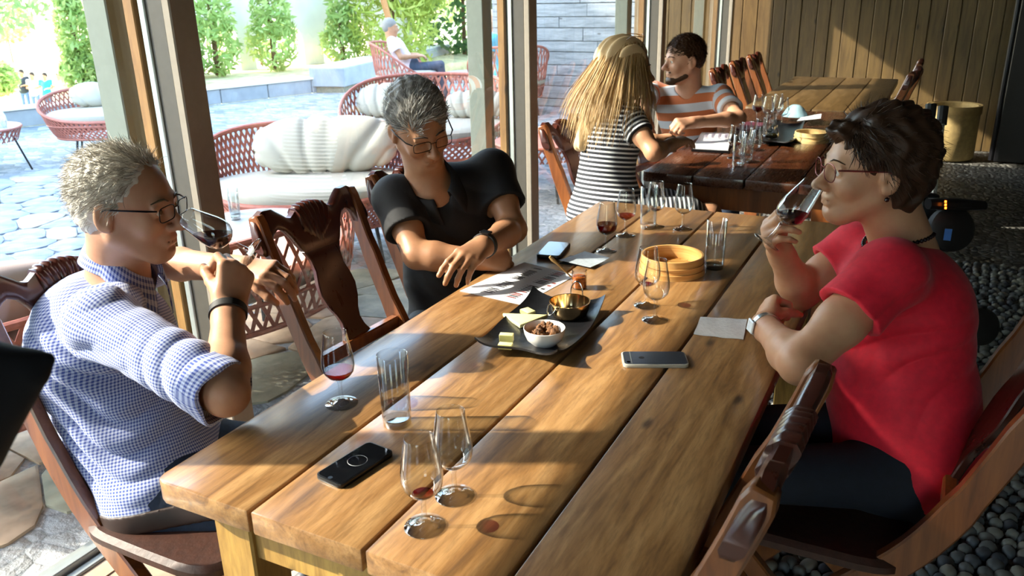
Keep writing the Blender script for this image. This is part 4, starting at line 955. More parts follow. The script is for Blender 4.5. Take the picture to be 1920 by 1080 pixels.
# ================================================================= FIGURES: signed-distance bodies, meshed by surface nets
def _prep(P):
    out = []
    for p in P:
        q = dict(p); q.setdefault('k', .015); q.setdefault('op', '+'); q.setdefault('g', 0); out.append(q)
    return out
def _dist(p, X):
    if 'cut' in p:
        q = dict(p); c_, n_ = q.pop('cut'); return np.maximum(_dist(q, X), (X-np.float32(c_))@np.float32(n_))
    if p['t'] == 'C':
        a, b = p['a'].astype(np.float32), p['b'].astype(np.float32); pa = X-a; ba = b-a
        h = np.clip((pa@ba)/max(1e-9, float(ba@ba)), 0, 1)
        dd = pa-h[..., None]*ba
        if 'n' in p:      # flattened across n
            n = p['n'].astype(np.float32); c = dd@n; dd = dd+(c*(1/p['f']-1))[..., None]*n
        return np.sqrt((dd*dd).sum(-1))-(p['ra']+h*(p['rb']-p['ra']))
    R_ = p['R'].astype(np.float32); q = (X-p['c'].astype(np.float32))@R_.T; r = np.asarray(p['r'], np.float32)
    k0 = np.sqrt(((q/r)**2).sum(-1)); k1 = np.sqrt(((q/(r*r))**2).sum(-1)); return k0*(k0-1)/np.maximum(k1, 1e-6)
def _comb(d, e, p):
    k = p['k']
    if p['op'] == '+':
        h = np.maximum(k-np.abs(d-e), 0)/k; return np.minimum(d, e)-h*h*k*.25
    e = -e; h = np.maximum(k-np.abs(d-e), 0)/k; return np.maximum(d, e)+h*h*k*.25
def sdf_mesh(prims, cell, disp=None, pad=.02, want=None, planes=()):
    prims = _prep(prims); lo = np.full(3, 1e9); hi = -lo
    for p in prims:
        if p['op'] != '+': continue
        pts = [p['a']-p['ra'], p['a']+p['ra'], p['b']-p['rb'], p['b']+p['rb']] if p['t'] == 'C' else [p['c']-max(p['r']), p['c']+max(p['r'])]
        for q in pts: lo = np.minimum(lo, q); hi = np.maximum(hi, q)
    lo -= pad; hi += pad; B = 8
    nb = np.maximum(1, np.ceil((hi-lo)/cell/B).astype(int)); N = nb*B
    ci = np.stack(np.meshgrid(*[np.arange(n) for n in nb], indexing='ij'), -1).reshape(-1, 3)
    cc = (lo+(ci*B+(B-1)/2)*cell).astype(np.float32); rad = cell*B*.87
    D = np.full(len(cc), 1e3, np.float32); pd = []
    for p in prims:
        e = _dist(p, cc); pd.append(e); D = _comb(D, e, p)
    for (c, n) in planes: D = np.maximum(D, (cc-np.float32(c))@np.float32(n))
    act = np.abs(D) < rad*1.6+.03
    ai = np.nonzero(act)[0]
    off = np.stack(np.meshgrid(*[np.arange(B)]*3, indexing='ij'), -1).reshape(-1, 3)
    base = (lo+ci[ai]*B*cell).astype(np.float32)
    X = base[:, None, :]+(off*np.float32(cell)).astype(np.float32)[None]
    val = np.full(X.shape[:2], 1e3, np.float32)
    for p, e0 in zip(prims, pd):
        fl_ = max(1, 1/p.get('f', 1)) if p['t'] == 'C' else 1.5
        m = np.nonzero(e0[ai] < rad*1.3*fl_+p['k']+.012 if p['op'] == '-' else (e0[ai] < np.maximum(np.abs(D[ai]), 0)+rad*1.6*fl_+p['k']+.01))[0]
        if len(m): val[m] = _comb(val[m], _dist(p, X[m]), p)
    if disp is not None: val += disp(X).astype(np.float32)
    for (c, n) in planes: val = np.maximum(val, (X-np.float32(c))@np.float32(n))
    G = np.repeat(np.repeat(np.repeat(D.reshape(nb), B, 0), B, 1), B, 2)
    G4 = G.reshape(nb[0], B, nb[1], B, nb[2], B); t_ = ci[ai]
    G4[t_[:, 0], :, t_[:, 1], :, t_[:, 2], :] = val.reshape(-1, B, B, B)
    G = G4.reshape(N)
    G[0] = G[-1] = 1; G[:, 0] = G[:, -1] = 1; G[:, :, 0] = G[:, :, -1] = 1
    S = G < 0
    s = [S[x:N[0]-1+x, y:N[1]-1+y, z:N[2]-1+z] for x in (0, 1) for y in (0, 1) for z in (0, 1)]
    anyb = s[0].copy(); allb = s[0].copy()
    for q in s[1:]: anyb |= q; allb &= q
    cells = np.argwhere(anyb & ~allb)
    idx = np.full(N-1, -1, np.int32); idx[tuple(cells.T)] = np.arange(len(cells))
    cor = np.array([(x, y, z) for x in (0, 1) for y in (0, 1) for z in (0, 1)])
    g = np.stack([G[tuple((cells+c).T)] for c in cor], 1)
    acc = np.zeros((len(cells), 3)); cnt = np.zeros(len(cells))
    for i in range(8):
        for j in range(i+1, 8):
            if np.abs(cor[i]-cor[j]).sum() != 1: continue
            a, b = g[:, i], g[:, j]; m = (a < 0) != (b < 0); tt = np.where(m, a/np.where(m, a-b, 1), 0)
            acc += np.where(m[:, None], cor[i]+(cor[j]-cor[i])*tt[:, None], 0); cnt += m
    V = lo+(cells+acc/np.maximum(cnt, 1)[:, None])*cell
    Q = []
    for ax in range(3):
        u, v = (ax+1) % 3, (ax+2) % 3
        sl0 = [slice(None)]*3; sl1 = [slice(None)]*3; sl0[ax] = slice(0, -1); sl1[ax] = slice(1, None)
        a, b = S[tuple(sl0)], S[tuple(sl1)]; e = np.argwhere(a != b)
        e = e[(e[:, u] > 0) & (e[:, v] > 0) & (e[:, u] < N[u]-1) & (e[:, v] < N[v]-1)]
        fl2 = a[tuple(e.T)]
        eu = np.zeros(3, int); ev = np.zeros(3, int); eu[u] = 1; ev[v] = 1
        q = np.stack([idx[tuple((e-d_).T)] for d_ in (eu+ev, ev, 0*eu, eu)], 1)
        q = np.where(fl2[:, None], q, q[:, ::-1]); Q.append(q)
    Q = np.vstack(Q); Q = Q[(Q >= 0).all(1)]
    return V, Q
def C_(a, b, ra, rb=None, k=.015, op='+', g=0, n=None, f=1, **x):
    d = dict(t='C', a=A(*a), b=A(*b), ra=ra, rb=ra if rb is None else rb, k=k, op=op, g=g, **x)
    if n is not None: d['n'] = unit(n); d['f'] = f
    return d
def E_(c, r, R=None, k=.015, op='+', g=0, **x): return dict(t='E', c=A(*c), r=A(*r), R=np.eye(3) if R is None else R, k=k, op=op, g=g, **x)
def attr(me, name, arr):
    a = me.attributes.new(name, 'FLOAT_VECTOR', 'POINT'); a.data.foreach_set('vector', np.asarray(arr, np.float32).ravel())
def sdf_obj(name, prims, cell, mat, parent, disp=None, planes=(), pat=None, **k):
    V, Q = sdf_mesh(prims, cell, disp, planes=planes); me = npmesh(name, V, Q); me.shade_smooth()
    if pat is not None: attr(me, 'pat', pat(V))
    return link(name, me, mat, parent, **k)
class Head:
    "head centre c, forward f, up u, size s (1 = 23.5 cm tall)"
    def __init__(s, c, f, u, sc=1., wide=1., female=False, nose=1., chin=1., eyes='open', mouth=0.):
        s.c = A(*c); s.f = unit(f); s.l = unit(np.cross(u, s.f)); s.u = np.cross(s.f, s.l); s.s = sc; s.R = np.stack([s.l, s.f, s.u]); s.w = wide
        s.fem, s.nose, s.chin, s.eyes, s.mouth = female, nose, chin, eyes, mouth
    def p(s, x, y, z): return s.c+(s.l*x*s.w+s.f*y+s.u*z)*s.s
    def E(s, x, y, z, r, tilt=None, **k):
        R_ = s.R
        if tilt is not None: R_ = tilt @ s.R
        return E_(s.p(x, y, z), A(r[0]*s.w, r[1], r[2])*s.s, R_, **k)
    def C(s, a, b, ra, rb=None, **k): return C_(s.p(*a), s.p(*b), ra*s.s, (ra if rb is None else rb)*s.s, **k)
    def prims(s, neckbase, neckr=.056):
        S = s.s; P = [s.E(0, -.018, .032, (.0755, .096, .086), k=.02), s.E(0, .022, -.012, (.064, .066, .082), k=.03*S)]
        jw = .044 if s.fem else .050
        for x in (-1, 1):
            P += [s.C((x*jw*1.08, -.005, -.052), (x*.020, .060*s.chin, -.098), .020, .017, k=.028), s.E(x*.038, .060, -.030, (.022, .020, .024), k=.022)]
        P += [s.E(0, .067*s.chin, -.094, (.022, .018, .018), k=.018), s.C((0, -.01, -.06), (0, .045, -.085), .040, .03, k=.03)]
        P += [s.C((-.030, .074, .018), (-.008, .080, .014), .0115, k=.014), s.C((.030, .074, .018), (.008, .080, .014), .0115, k=.014)]
        for x in (-1, 1): P += [s.E(x*.032, .093, .001, (.0175, .017, .0125), op='-', k=.016)]
        N = s.nose
        P += [s.C((0, .080, .008), (0, .088+.020*N, -.030), .0075, .0115, k=.012), s.E(0, .090+.020*N, -.034, (.0115, .012, .0095), k=.008)]
        for x in (-1, 1): P += [s.E(x*.0125, .086+.010*N, -.038, (.0078, .0105, .0075), k=.007), s.E(x*.0075, .089+.012*N, -.0455, (.0035, .005, .004), op='-', k=.003)]
        P += [s.E(0, .079, -.060, (.024, .012, .016), k=.014)]
        P += [s.C((-.019, .080, -.0635), (.019, .080, -.0635), .0035, k=.006), s.C((-.014, .0865, -.0615), (.014, .0865, -.0615), .0052, k=.007), s.C((-.013, .0855, -.0725), (.013, .0855, -.0725), .0060, k=.007)]
        P += [s.C((-.024, .088, -.0670), (.024, .088, -.0670), .0022+s.mouth, op='-', k=.003), s.E(0, .088, -.0835, (.014, .006, .004), op='-', k=.006)]
        for x in (-1, 1):     # eyeball and lids
            P += [s.E(x*.0315, .0715, .0015, (.0145, .0135, .0125), k=.003)]
            P += [s.C((x*.018, .0845, .0125), (x*.046, .0775, .0115), .0038, k=.006)]
            z = -.001 if s.eyes == 'down' else .0065
            P += [s.C((x*.021, .0835, z), (x*.042, .0785, z-.001), .0034, k=.003)]
            if s.eyes != 'down': P += [s.C((x*.021, .0815, -.0065), (x*.042, .0770, -.0065), .0028, k=.003)]
            c_, t_ = math.cos(.35), x*math.sin(.35); T_ = np.array([[c_, t_, 0], [-t_, c_, 0], [0, 0, 1]])
            P += [s.E(x*.080, -.012, -.008, (.0075, .019, .0325), T_, k=.006), s.E(x*.0895, -.008, -.004, (.0075, .0115, .021), T_, op='-', k=.004),
                  s.E(x*.079, -.004, -.030, (.006, .008, .010), k=.006), s.E(x*.0795, .002, -.010, (.005, .004, .008), k=.005)]
        b = s.p(0, -.028, -.062); P += [C_(b, neckbase, neckr*S*.93, neckr*S*1.05, k=.03), C_(s.p(0, -.045, -.03), neckbase-s.f*.02, .045*S, .055*S, k=.03)]
        for q in P: q['g'] = 1
        return P
def arm(sh, el, wr, r=(.050, .044, .038, .026), k=.02):
    el, sh, wr = A(*el), A(*sh), A(*wr); m = el+(wr-el)*.28; n_ = el-(el-sh)*.45
    return [C_(sh, n_, r[0], r[1], k=k, g=2), C_(n_, el, r[1], r[2], k=k, g=2), C_(el, m, r[2], r[2]*1.03, k=k, g=3), C_(m, wr, r[2]*1.03, r[3], k=k, g=3), C_(wr-(wr-el)*.12, wr, r[3], r[3]*.98, k=k, g=3)]
def hand(wr, d, n, side, curl, sc=1., spread=.0, thumb=(.75, .5, .25), tcurl=.5):
    """wr wrist, d towards the knuckles, n back of the hand, side = direction of the thumb (+-cross(d,n)); curl = list of 4 (a,b,c) in radians"""
    wr = A(*wr); d = unit(d); n = unit(A(*n)-d*(A(*n)@d)); s_ = np.cross(d, n)*side; P = []
    def rot(v, ax, q): return v*math.cos(q)+np.cross(ax, v)*math.sin(q)+ax*(ax@v)*(1-math.cos(q))
    kn = [(.028, .084, .0), (.0085, .088, .003), (-.011, .083, .001), (-.029, .075, -.003)]
    ln = [(.042, .025, .020), (.047, .029, .021), (.043, .026, .020), (.034, .020, .018)]
    fr = [.0098, .0100, .0094, .0084]
    w0 = [wr+s_*x*sc for x in (.015, .005, -.006, -.016)]
    for i in range(4):
        K = wr+(s_*kn[i][0]+d*kn[i][1]+n*kn[i][2])*sc
        P.append(C_(w0[i], K-d*.004*sc, .0155*sc, .0125*sc, k=.014, g=4))
        ax = np.cross(d, n)*1.; dirv = rot(d, n, (1.5-i)*spread*-side*1.)
        p0 = K; a = 0
        for j in range(3):
            a += curl[i][j]; v = rot(dirv, unit(np.cross(dirv, -n)), a)
            p1 = p0+v*ln[i][j]*sc; r0 = fr[i]*sc*(1, .93, .86)[j]; r1 = fr[i]*sc*(.93, .86, .74)[j]
            P.append(C_(p0, p1, r0, r1, k=.004 if j else .007, g=4)); p0 = p1
    tb = wr+(s_*.020+d*.026-n*.006)*sc; tv = unit(d*math.cos(thumb[0])+s_*math.sin(thumb[0])-n*thumb[1])
    t1 = tb+tv*.038*sc; tv2 = unit(tv*math.cos(tcurl)+(-n*.7-s_*.3+d*thumb[2])*math.sin(tcurl)); t2 = t1+tv2*.032*sc; tv3 = unit(tv2*math.cos(tcurl*.7)+(-n*.6-s_*.5+d*.2)*math.sin(tcurl*.7)); t3 = t2+tv3*.024*sc
    P += [C_(tb, t1, .0165*sc, .0125*sc, k=.014, g=4), C_(t1, t2, .0118*sc, .0105*sc, k=.005, g=4), C_(t2, t3, .0105*sc, .0080*sc, k=.004, g=4)]
    P += [C_(wr-d*.02*sc, wr+d*.02*sc, .0235*sc, .022*sc, k=.012, g=4, n=n, f=.72)]
    return P
def torso(pel, wai, che, nek, shR, shL, f, rp, rw, rc, t=0., k=.06, sr=.050):
    u = unit(nek-pel); f = unit(f-u*(f@u)); l = np.cross(u, f); R_ = np.stack([l, f, u]); P = []
    for c, r in ((pel, rp), (wai, rw), (che, rc)): P.append(E_(c, A(*r)+t, R_, k=k, g=0))
    cR, cL = che+(shR-che)*.45+u*.03, che+(shL-che)*.45+u*.03
    P += [C_(shR, nek-u*.045+(shR-nek)*.25, sr+t, sr*.95+t, k=.035, g=0), C_(shL, nek-u*.045+(shL-nek)*.25, sr+t, sr*.95+t, k=.035, g=0)]
    P += [C_(shR, che, sr*1.05+t, .07+t, k=.05, g=0), C_(shL, che, sr*1.05+t, .07+t, k=.05, g=0)]
    return P
def folds(fs):
    "fs: list of (direction, frequency, amplitude, centre, radius, ridge direction)"
    def fn(X):
        out = np.zeros(X.shape[:-1], np.float32)
        for d, fr, am, c, rd, e in fs:
            d, e, c = np.float32(unit(d)), np.float32(unit(e)), np.float32(c)
            q = X-c; w_ = np.exp(-(q*q).sum(-1)/np.float32(rd*rd)); ph_ = (q@d)*fr+1.7*np.sin((q@e)*fr*.33+1)+.8*np.sin((q@d)*fr*.41+2)
            s_ = np.sin(ph_); out += w_*am*(1-np.abs(s_)*1.6)
        return out
    return fn
def patfn(bones, default):
    "bones: [(a,b,group radius ref)] -> u around, v along the nearest bone; default = spine"
    def fn(V):
        best = np.full(len(V), 1e9); out = np.zeros((len(V), 3))
        for i, (a, b, ref, rr_, bias) in enumerate(bones):
            a, b = A(*a), A(*b); ba = b-a; L = np.linalg.norm(ba); u = ba/L; q = V-a; h = np.clip(q@u, 0, L); dd = q-h[:, None]*u; dist = np.linalg.norm(dd, axis=1)/rr_+bias
            e1 = unit(A(*ref)-u*(A(*ref)@u)); e2 = np.cross(u, e1); ang = np.arctan2(dd@e2, dd@e1); m = dist < best
            out[m] = np.stack([ang*rr_, q@u, np.full(len(V), i)], 1)[m]; best[m] = dist[m]
        return out
    return fn
def strands(name, roots, nrm, dirf, length, mat, parent, seg=5, w=.0006, curl=.3, seed=0, grav=0., lift=.25):
    "hair: thin ribbons growing from roots"
    rg = np.random.default_rng(seed); n = len(roots); P = roots.copy(); D = dirf(roots, nrm); D = D+nrm*lift+rg.normal(size=(n, 3))*curl*.35; D /= np.linalg.norm(D, axis=1)[:, None]
    L = length*(.65+.6*rg.random(n))[:, None]/seg; pts = [P]
    bend = rg.normal(size=(n, 3))*curl
    for i in range(seg):
        P = P+D*L; pts.append(P); D = D+bend*.35+A(0, 0, -1)*grav; Dn = dirf(P, nrm); D = D+.35*Dn; D /= np.linalg.norm(D, axis=1)[:, None]
    pts = np.stack(pts, 1); side = np.cross(D, nrm+rg.normal(size=(n, 3))*.5); side /= np.linalg.norm(side, axis=1)[:, None]
    ww = np.linspace(1, .25, seg+1)[None, :, None]*w
    V = np.stack([pts-side[:, None]*ww, pts+side[:, None]*ww], 2).reshape(-1, 3)
    b = (np.arange(n)*(seg+1)*2)[:, None]+np.arange(seg)[None]*2; b = b.reshape(-1); Q = np.stack([b, b+1, b+3, b+2], 1)
    me = npmesh(name, V, Q); me.shade_smooth(); return link(name, me, mat, parent, kind='stuff')
def scalp(H, n, zf, seed=0, r=(.080, .102, .092), c=(0, -.020, .032)):
    "random roots on the head where zf(x,y,z) (unit head coords) is true"
    rg = np.random.default_rng(seed); d = rg.normal(size=(n*3, 3)); d /= np.linalg.norm(d, axis=1)[:, None]
    L = d*A(*r)+A(*c); m = zf(L[:, 0], L[:, 1], L[:, 2]); d, L = d[m][:n], L[m][:n]
    nn = d/A(*r); nn /= np.linalg.norm(nn, axis=1)[:, None]
    W_ = H.c+((L*A(H.w, 1, 1))@H.R)*H.s; return W_, nn@H.R, L
def hairmat(name, cs, rough=.45):
    t = NT(name); g = t.n('ShaderNodeNewGeometry').outputs['Random Per Island']
    t.set(Base_Color=t.ramp(g, [(i/(len(cs)-1), hexc(c)) for i, c in enumerate(cs)]), Roughness=rough, Specular_IOR_Level=.2); return t.m
def skinmat(name, c, red='#a8543c', rough=.45):
    t = NT(name); v = t.wpos(); f = t.noise(v, 55, 4); g = t.noise(v, 9, 3)
    b = t.mix(t.ramp(f, [(.4, (0, 0, 0, 1)), (.75, (.28, .28, .28, 1))]), hexc(c), hexc(red)); b = t.mix(t.ramp(g, [(.45, (0, 0, 0, 1)), (.8, (.35, .35, .35, 1))]), b, hexc(red))
    t.set(Base_Color=b, Roughness=rough, Subsurface_Weight=.12, Subsurface_Radius=(.012, .005, .003), Specular_IOR_Level=.4); t.bump(t.noise(v, 420, 3), .12, .001); return t.m
def facebits(H, body, iris='#5a4630', brow='#6a5a48', lipc='#9a5648', bw=.0036, closed=False):
    "eyes with iris, eyebrows and lips as small pieces on the face"
    if not closed:
        for x in (-1, 1):
            e = link('eye', EYE, M['eyewhite'], body); e.matrix_world = Matrix([[*(H.R.T[i]*H.s*.0132), H.p(x*.0315, .0728, .0015)[i]] for i in range(3)]+[[0, 0, 0, 1]])
            m = MB(); c_ = H.p(x*.0315, .0728, .0015); q = H.f
            m.lathe([(.0001, .01355), (.0025, .0135), (.0055, .0124), (.0056, .0120), (.0001, .0119)], 16)
            o = m.build('iris', plain('iris_colour', iris, .2, vary=.1), body, smooth=True)
            o.matrix_world = Matrix([[H.l[i]*H.s, -H.u[i]*H.s, H.f[i]*H.s, c_[i]] for i in range(3)]+[[0, 0, 0, 1]])
    V_, F_ = [], []
    br = MB()
    for x in (-1, 1): br.tube([H.p(x*.012, .0905, .0205), H.p(x*.025, .0895, .0265), H.p(x*.038, .084, .0255), H.p(x*.050, .0735, .020)], [bw*H.s*k_ for k_ in (.7, 1.1, 1, .5)], 7, flat=.6)
    br.build('eyebrows', hairmat('brow_hair', [brow, brow]), body, smooth=True)
bm = bmesh.new(); bmesh.ops.create_uvsphere(bm, u_segments=20, v_segments=14, radius=1); EYE = bpy.data.meshes.new('eye'); bm.to_mesh(EYE); bm.free(); EYE.shade_smooth(); M['eyewhite'] = plain('eye_white', '#d8d0c8', .15, vary=.01); EYE.materials.append(M['eyewhite'])
def spectacles(H, parent, mat, style='rect', y=.103, z=.004, half=True):
    g = empty('eyeglasses'); g.parent = parent; m = MB()
    for x in (-1, 1):
        w_, h_ = (.0255, .0160) if style == 'rect' else (.0235, .0195); cx = x*.0335
        pts = []
        for q in np.linspace(0, 2*PI, 29):
            e = .45 if style == 'rect' else .8; c_, s_ = math.cos(q), math.sin(q)
            pts.append(H.p(cx+w_*math.copysign(abs(c_)**e, c_), y-.35*abs(cx+w_*c_)**1*.35, z-.004+h_*math.copysign(abs(s_)**e, s_)))
        if half: m2 = pts[:15]
        m.tube(pts, .0011*H.s, 6, cap=False)
        V = pts[:-1]; c0 = sum(V)/len(V); n_ = len(V)
        l_ = MB().add([v for v in V]+[c0], [(i, (i+1) % n_, n_) for i in range(n_)]); o = l_.build('lens', M['lens'], g)
        m.tube([H.p(x*.059, y-.012, z+.006), H.p(x*.072, y-.028, z+.008), H.p(x*.083, .02, z+.007), H.p(x*.0835, -.005, z+.006), H.p(x*.082, -.028, z-.012)], [.0018, .0022, .0018, .0018, .0015], 6)
    m.tube([H.p(-.009, y-.001, z+.003), H.p(0, y+.002, z+.006), H.p(.009, y-.001, z+.003)], .0012, 6)
    m.build('frame', mat, g, smooth=True); return g
def watch(parent, c, axis, r, w_, mat, name='wristband', face_dir=None, facemat=None, flat=1.):
    a = unit(axis); m = MB(); e1 = unit(np.cross(a, A(.3, .2, 1))) if face_dir is None else unit(A(*face_dir)-a*(A(*face_dir)@a)); e2 = np.cross(a, e1); n = 36; V = []
    for k_ in (0, 1, 2, 3):
        rr_, off_ = [(r, -w_/2), (r+.003, -w_/2+.001), (r+.003, w_/2-.001), (r, w_/2)][k_]
        V += [A(*c)+a*off_+(e1*math.cos(q)*flat+e2*math.sin(q))*rr_ for q in np.arange(n)*2*PI/n]
    F = [(i+k_*n, (i+1) % n+k_*n, (i+1) % n+((k_+1) % 4)*n, i+((k_+1) % 4)*n) for k_ in range(4) for i in range(n)]
    o = m.add(V, F).build(name, mat, parent, smooth=True)
    if facemat is not None:
        f_ = MB().box((-.014, -.016, 0), (.014, .016, .006)); ff = f_.build('watch_face', facemat, parent, bevel=.002)
        ff.matrix_world = Matrix([[e2[i], a[i], e1[i], (A(*c)+e1*(r*flat+.002))[i]] for i in range(3)]+[[0, 0, 0, 1]])
    return o
def stripes_mat(name, c1, c2, period, duty, axis='v', rough=.8, extra=None, c3=None, off=0):
    t = NT(name); at_ = t.n('ShaderNodeAttribute', attribute_name='pat').outputs['Vector']; s_ = t.n('ShaderNodeSeparateXYZ', {0: at_})
    v = s_.outputs[1 if axis == 'v' else 0]; fr = t.math('FRACT', t.math('DIVIDE', t.math('ADD', v, off+10*period), period))
    m = t.math('LESS_THAN', fr, duty); t.set(Base_Color=t.mix(m, hexc(c1), hexc(c2)), Roughness=rough, Sheen_Weight=.1); 
    t.bump(t.noise(t.wpos(), 160, 3), .15, .002); return t.m
def check_mat(name, ground, line, period):
    t = NT(name); at_ = t.n('ShaderNodeAttribute', attribute_name='pat').outputs['Vector']; s_ = t.n('ShaderNodeSeparateXYZ', {0: at_})
    ms = []
    for i in (0, 1):
        fr = t.math('FRACT', t.math('DIVIDE', t.math('ADD', s_.outputs[i], 10*period), period)); ms.append(t.math('LESS_THAN', fr, .5))
    tot = t.math('MULTIPLY', t.math('ADD', ms[0], ms[1]), .5)
    t.set(Base_Color=t.mix(tot, hexc(ground), hexc(line)), Roughness=.85, Sheen_Weight=.15); tr = t.n('ShaderNodeBsdfTranslucent', {'Color': hexc(ground)})
    t.bump(t.noise(t.wpos(), 90, 3), .12, .003)
    return t.m
def shoe(parent, an, toe, mat, sole):
    an, toe = A(*an), A(*toe); d = unit((toe-an)*A(1, 1, 0)); g_ = A(an[0], an[1], toe[2])
    sdf_obj('shoe', [C_(g_-d*.03+A(0, 0, .035), g_+d*.05+A(0, 0, .045), .042, .044, k=.02), C_(g_+d*.05+A(0, 0, .038), g_+d*.17+A(0, 0, .028), .042, .034, k=.02), C_(g_-d*.02+A(0, 0, .06), g_-d*.01+A(0, 0, .10), .042, .040, k=.02)], .008, mat, parent, planes=[((g_+A(0, 0, .0)), (0, 0, -1))])
    sdf_obj('sole', [C_(g_-d*.035+A(0, 0, .01), g_+d*.17+A(0, 0, .01), .046, .040, k=.01, n=A(0, 0, 1), f=.35)], .008, sole, parent, planes=[((g_+A(0, 0, .0)), (0, 0, -1))])
# ================================================================= PEOPLE
def person(name, label, S):
    "S: joints, radii and clothes; the body is one continuous mesh, clothes, hair and glasses are its children"
    root = empty('person', tuple(S['pel']*A(1, 1, 0)), label=label, cat='person')
    RB = Matrix.Translation(-Vector(root.location))
    cell = S.get('cell', .0035); H = S['H']; J = S; f = unit(S['f'])
    P = list(torso(J['pel'], J['wai'], J['che'], J['nek'], J['shR'], J['shL'], f, A(*J['rp'])-.012, A(*J['rw'])-.014, A(*J['rc'])-.014, sr=S.get('sr', .050)-.008))
    u = unit(J['nek']-J['pel']); l = np.cross(u, unit(f-u*(f@u)))
    ar = S.get('ar', (.047, .042, .037, .026))
    P += arm(J['shR'], J['elR'], J['wrR'], ar)+arm(J['shL'], J['elL'], J['wrL'], ar)
    for h in ('hR', 'hL'):
        if h in S: P += hand(**S[h])
    lr = S.get('lr', (.078, .056, .050, .038)); T_ = []
    for s in 'RL':
        hp, kn, an = J['hip'+s], J['kn'+s], J['an'+s]
        P += [C_(hp, kn, lr[0]-.01, lr[1]-.008, k=.04), C_(kn, an, lr[1]-.01, lr[3]-.006, k=.02)]
        T_ += [C_(hp, kn, lr[0], lr[1], k=.04), C_(kn, an, lr[2]+.006, lr[3]+.014, k=.02)]
    P += H.prims(J['nek']-u*.02, S.get('neckr', .056))
    b = sdf_obj('body', P, cell, S['skin'], root)
    facebits(H, b, closed=S.get('closed', False), **S.get('face', {}))
    # trousers
    tr_ = [E_(J['pel'], A(*J['rp'])+.004, np.stack([l, f, u]), k=.05)]+T_
    if S.get('trouser') is not None: sdf_obj('trousers', tr_, max(cell, .006), S['trouser'], root, disp=S.get('tfold'), planes=S.get('tplanes', ()))
    # shirt
    sh = torso(J['pel'], J['wai'], J['che'], J['nek'], J['shR'], J['shL'], f, A(*J['rp'])+S.get('hemr', .012), J['rw'], J['rc'], sr=S.get('sr', .050))
    sl = S.get('sleeve', .6); sr0 = S.get('slr', (.060, .062))
    for s in 'RL':
        a, e, w_ = J['sh'+s], J['el'+s], J['wr'+s]
        if sl <= 1: q = a+(e-a)*sl; sh += [C_(a, q, sr0[0], sr0[1], k=.03, cut=(q, unit(e-a)))]
        else: q = e+(w_-e)*(sl-1); sh += [C_(a, e, sr0[0], sr0[1], k=.03), C_(e, q, sr0[1], sr0[1]*.92, k=.02, cut=(q, unit(w_-e)))]
    nk0 = H.p(0, -.03, -.055); nb = J['nek']
    if S.get('collar'):
        cl = S['collar']; ax = unit(nb-nk0)
        sh += [C_(nb-ax*.030+f*.0, nb+ax*.01, cl[0], cl[0]+.012, k=.012)]
        sh += [C_(nb-ax*.09, nb+ax*.015, cl[0]-.006, cl[0]-.006, k=.003, op='-')]
        sh += [C_(nb-ax*.035+f*.06, nb+f*.115-u*cl[2], .012, cl[1], k=.008, op='-')]
    else:
        nr_ = S.get('neckhole', .066)
        sh += [C_(nk0, nb-u*.012+f*.015, nr_*.9, nr_, k=.012, op='-'), C_(nb+f*.06, nb+f*.11-u*S.get('vneck', .03), .035, .03, k=.012, op='-')]
    # hollow cuffs
    for s in 'RL':
        a, e, w_ = J['sh'+s], J['el'+s], J['wr'+s]
        if sl <= 1: dv = unit(e-a); q = a+(e-a)*(sl+.02)
        else: dv = unit(w_-e); q = e+(w_-e)*(sl-1)
        sh += [C_(q+dv*.028, q+dv*.034, sr0[1]-.005, sr0[1]-.004, op='-', k=.003)]
    bones = [(J['pel']-u*.1, J['nek'], f, .16, 0.)]
    for s in 'RL':
        a, e, w_ = J['sh'+s], J['el'+s], J['wr'+s]; bones += [(a+(e-a)*.12, e, u, .058, -.12), (e, w_, u, .05, 0.02)]
    pl = [(J['pel']-u*S.get('hem', .08), -u)]
    o = sdf_obj('shirt', sh, S.get('ccell', cell), S['shirt'], root, disp=S.get('fold'), planes=pl, pat=patfn(bones, None))
    for ch_ in list(root.children): ch_.matrix_parent_inverse = RB
    return root, b
def hairset(H, root, mat, capmat, n, zf, dirf, length, cap, w=.0006, curl=.5, seed=0, grav=.05, lift=.25, seg=5, bump=.004, freq=240, cell=.0035):
    o = sdf_obj('hair', cap, cell, capmat, root, disp=lambda X: (np.sin(X[..., 0]*freq+2*np.sin(X[..., 2]*freq*.6))*np.sin(X[..., 1]*freq*.9+X[..., 2]*freq*.35)*bump).astype(np.float32))
    o.matrix_parent_inverse = Matrix.Translation(-Vector(root.location))
    R0, N0, L0 = scalp(H, n, zf, seed); s = strands('hair_strands', R0, N0, lambda P, N: dirf(P, N, L0), length, mat, o, seg, w, curl, seed, grav, lift); return o
def addto(root, o): o.parent = root; o.matrix_parent_inverse = Matrix.Translation(-Vector(root.location)); return o
SK1 = skinmat('ruddy_skin', '#bc8e70', '#a8705a'); SK2 = skinmat('tanned_skin', '#a67a5a', '#8e5c44'); SK3 = skinmat('fair_skin', '#c09270', '#aa6c50')
BLK = plain('black_cotton', '#0b0c10', .8, vary=.1, scale=90, bump=.15); JEANS = plain('dark_blue_denim', '#1c2a40', .85, vary=.15, scale=70, bump=.2); SHOEW = plain('white_rubber', '#d8d8d4', .6); SHOEB = plain('black_canvas', '#16171a', .7)
Z = A(0, 0, 1)
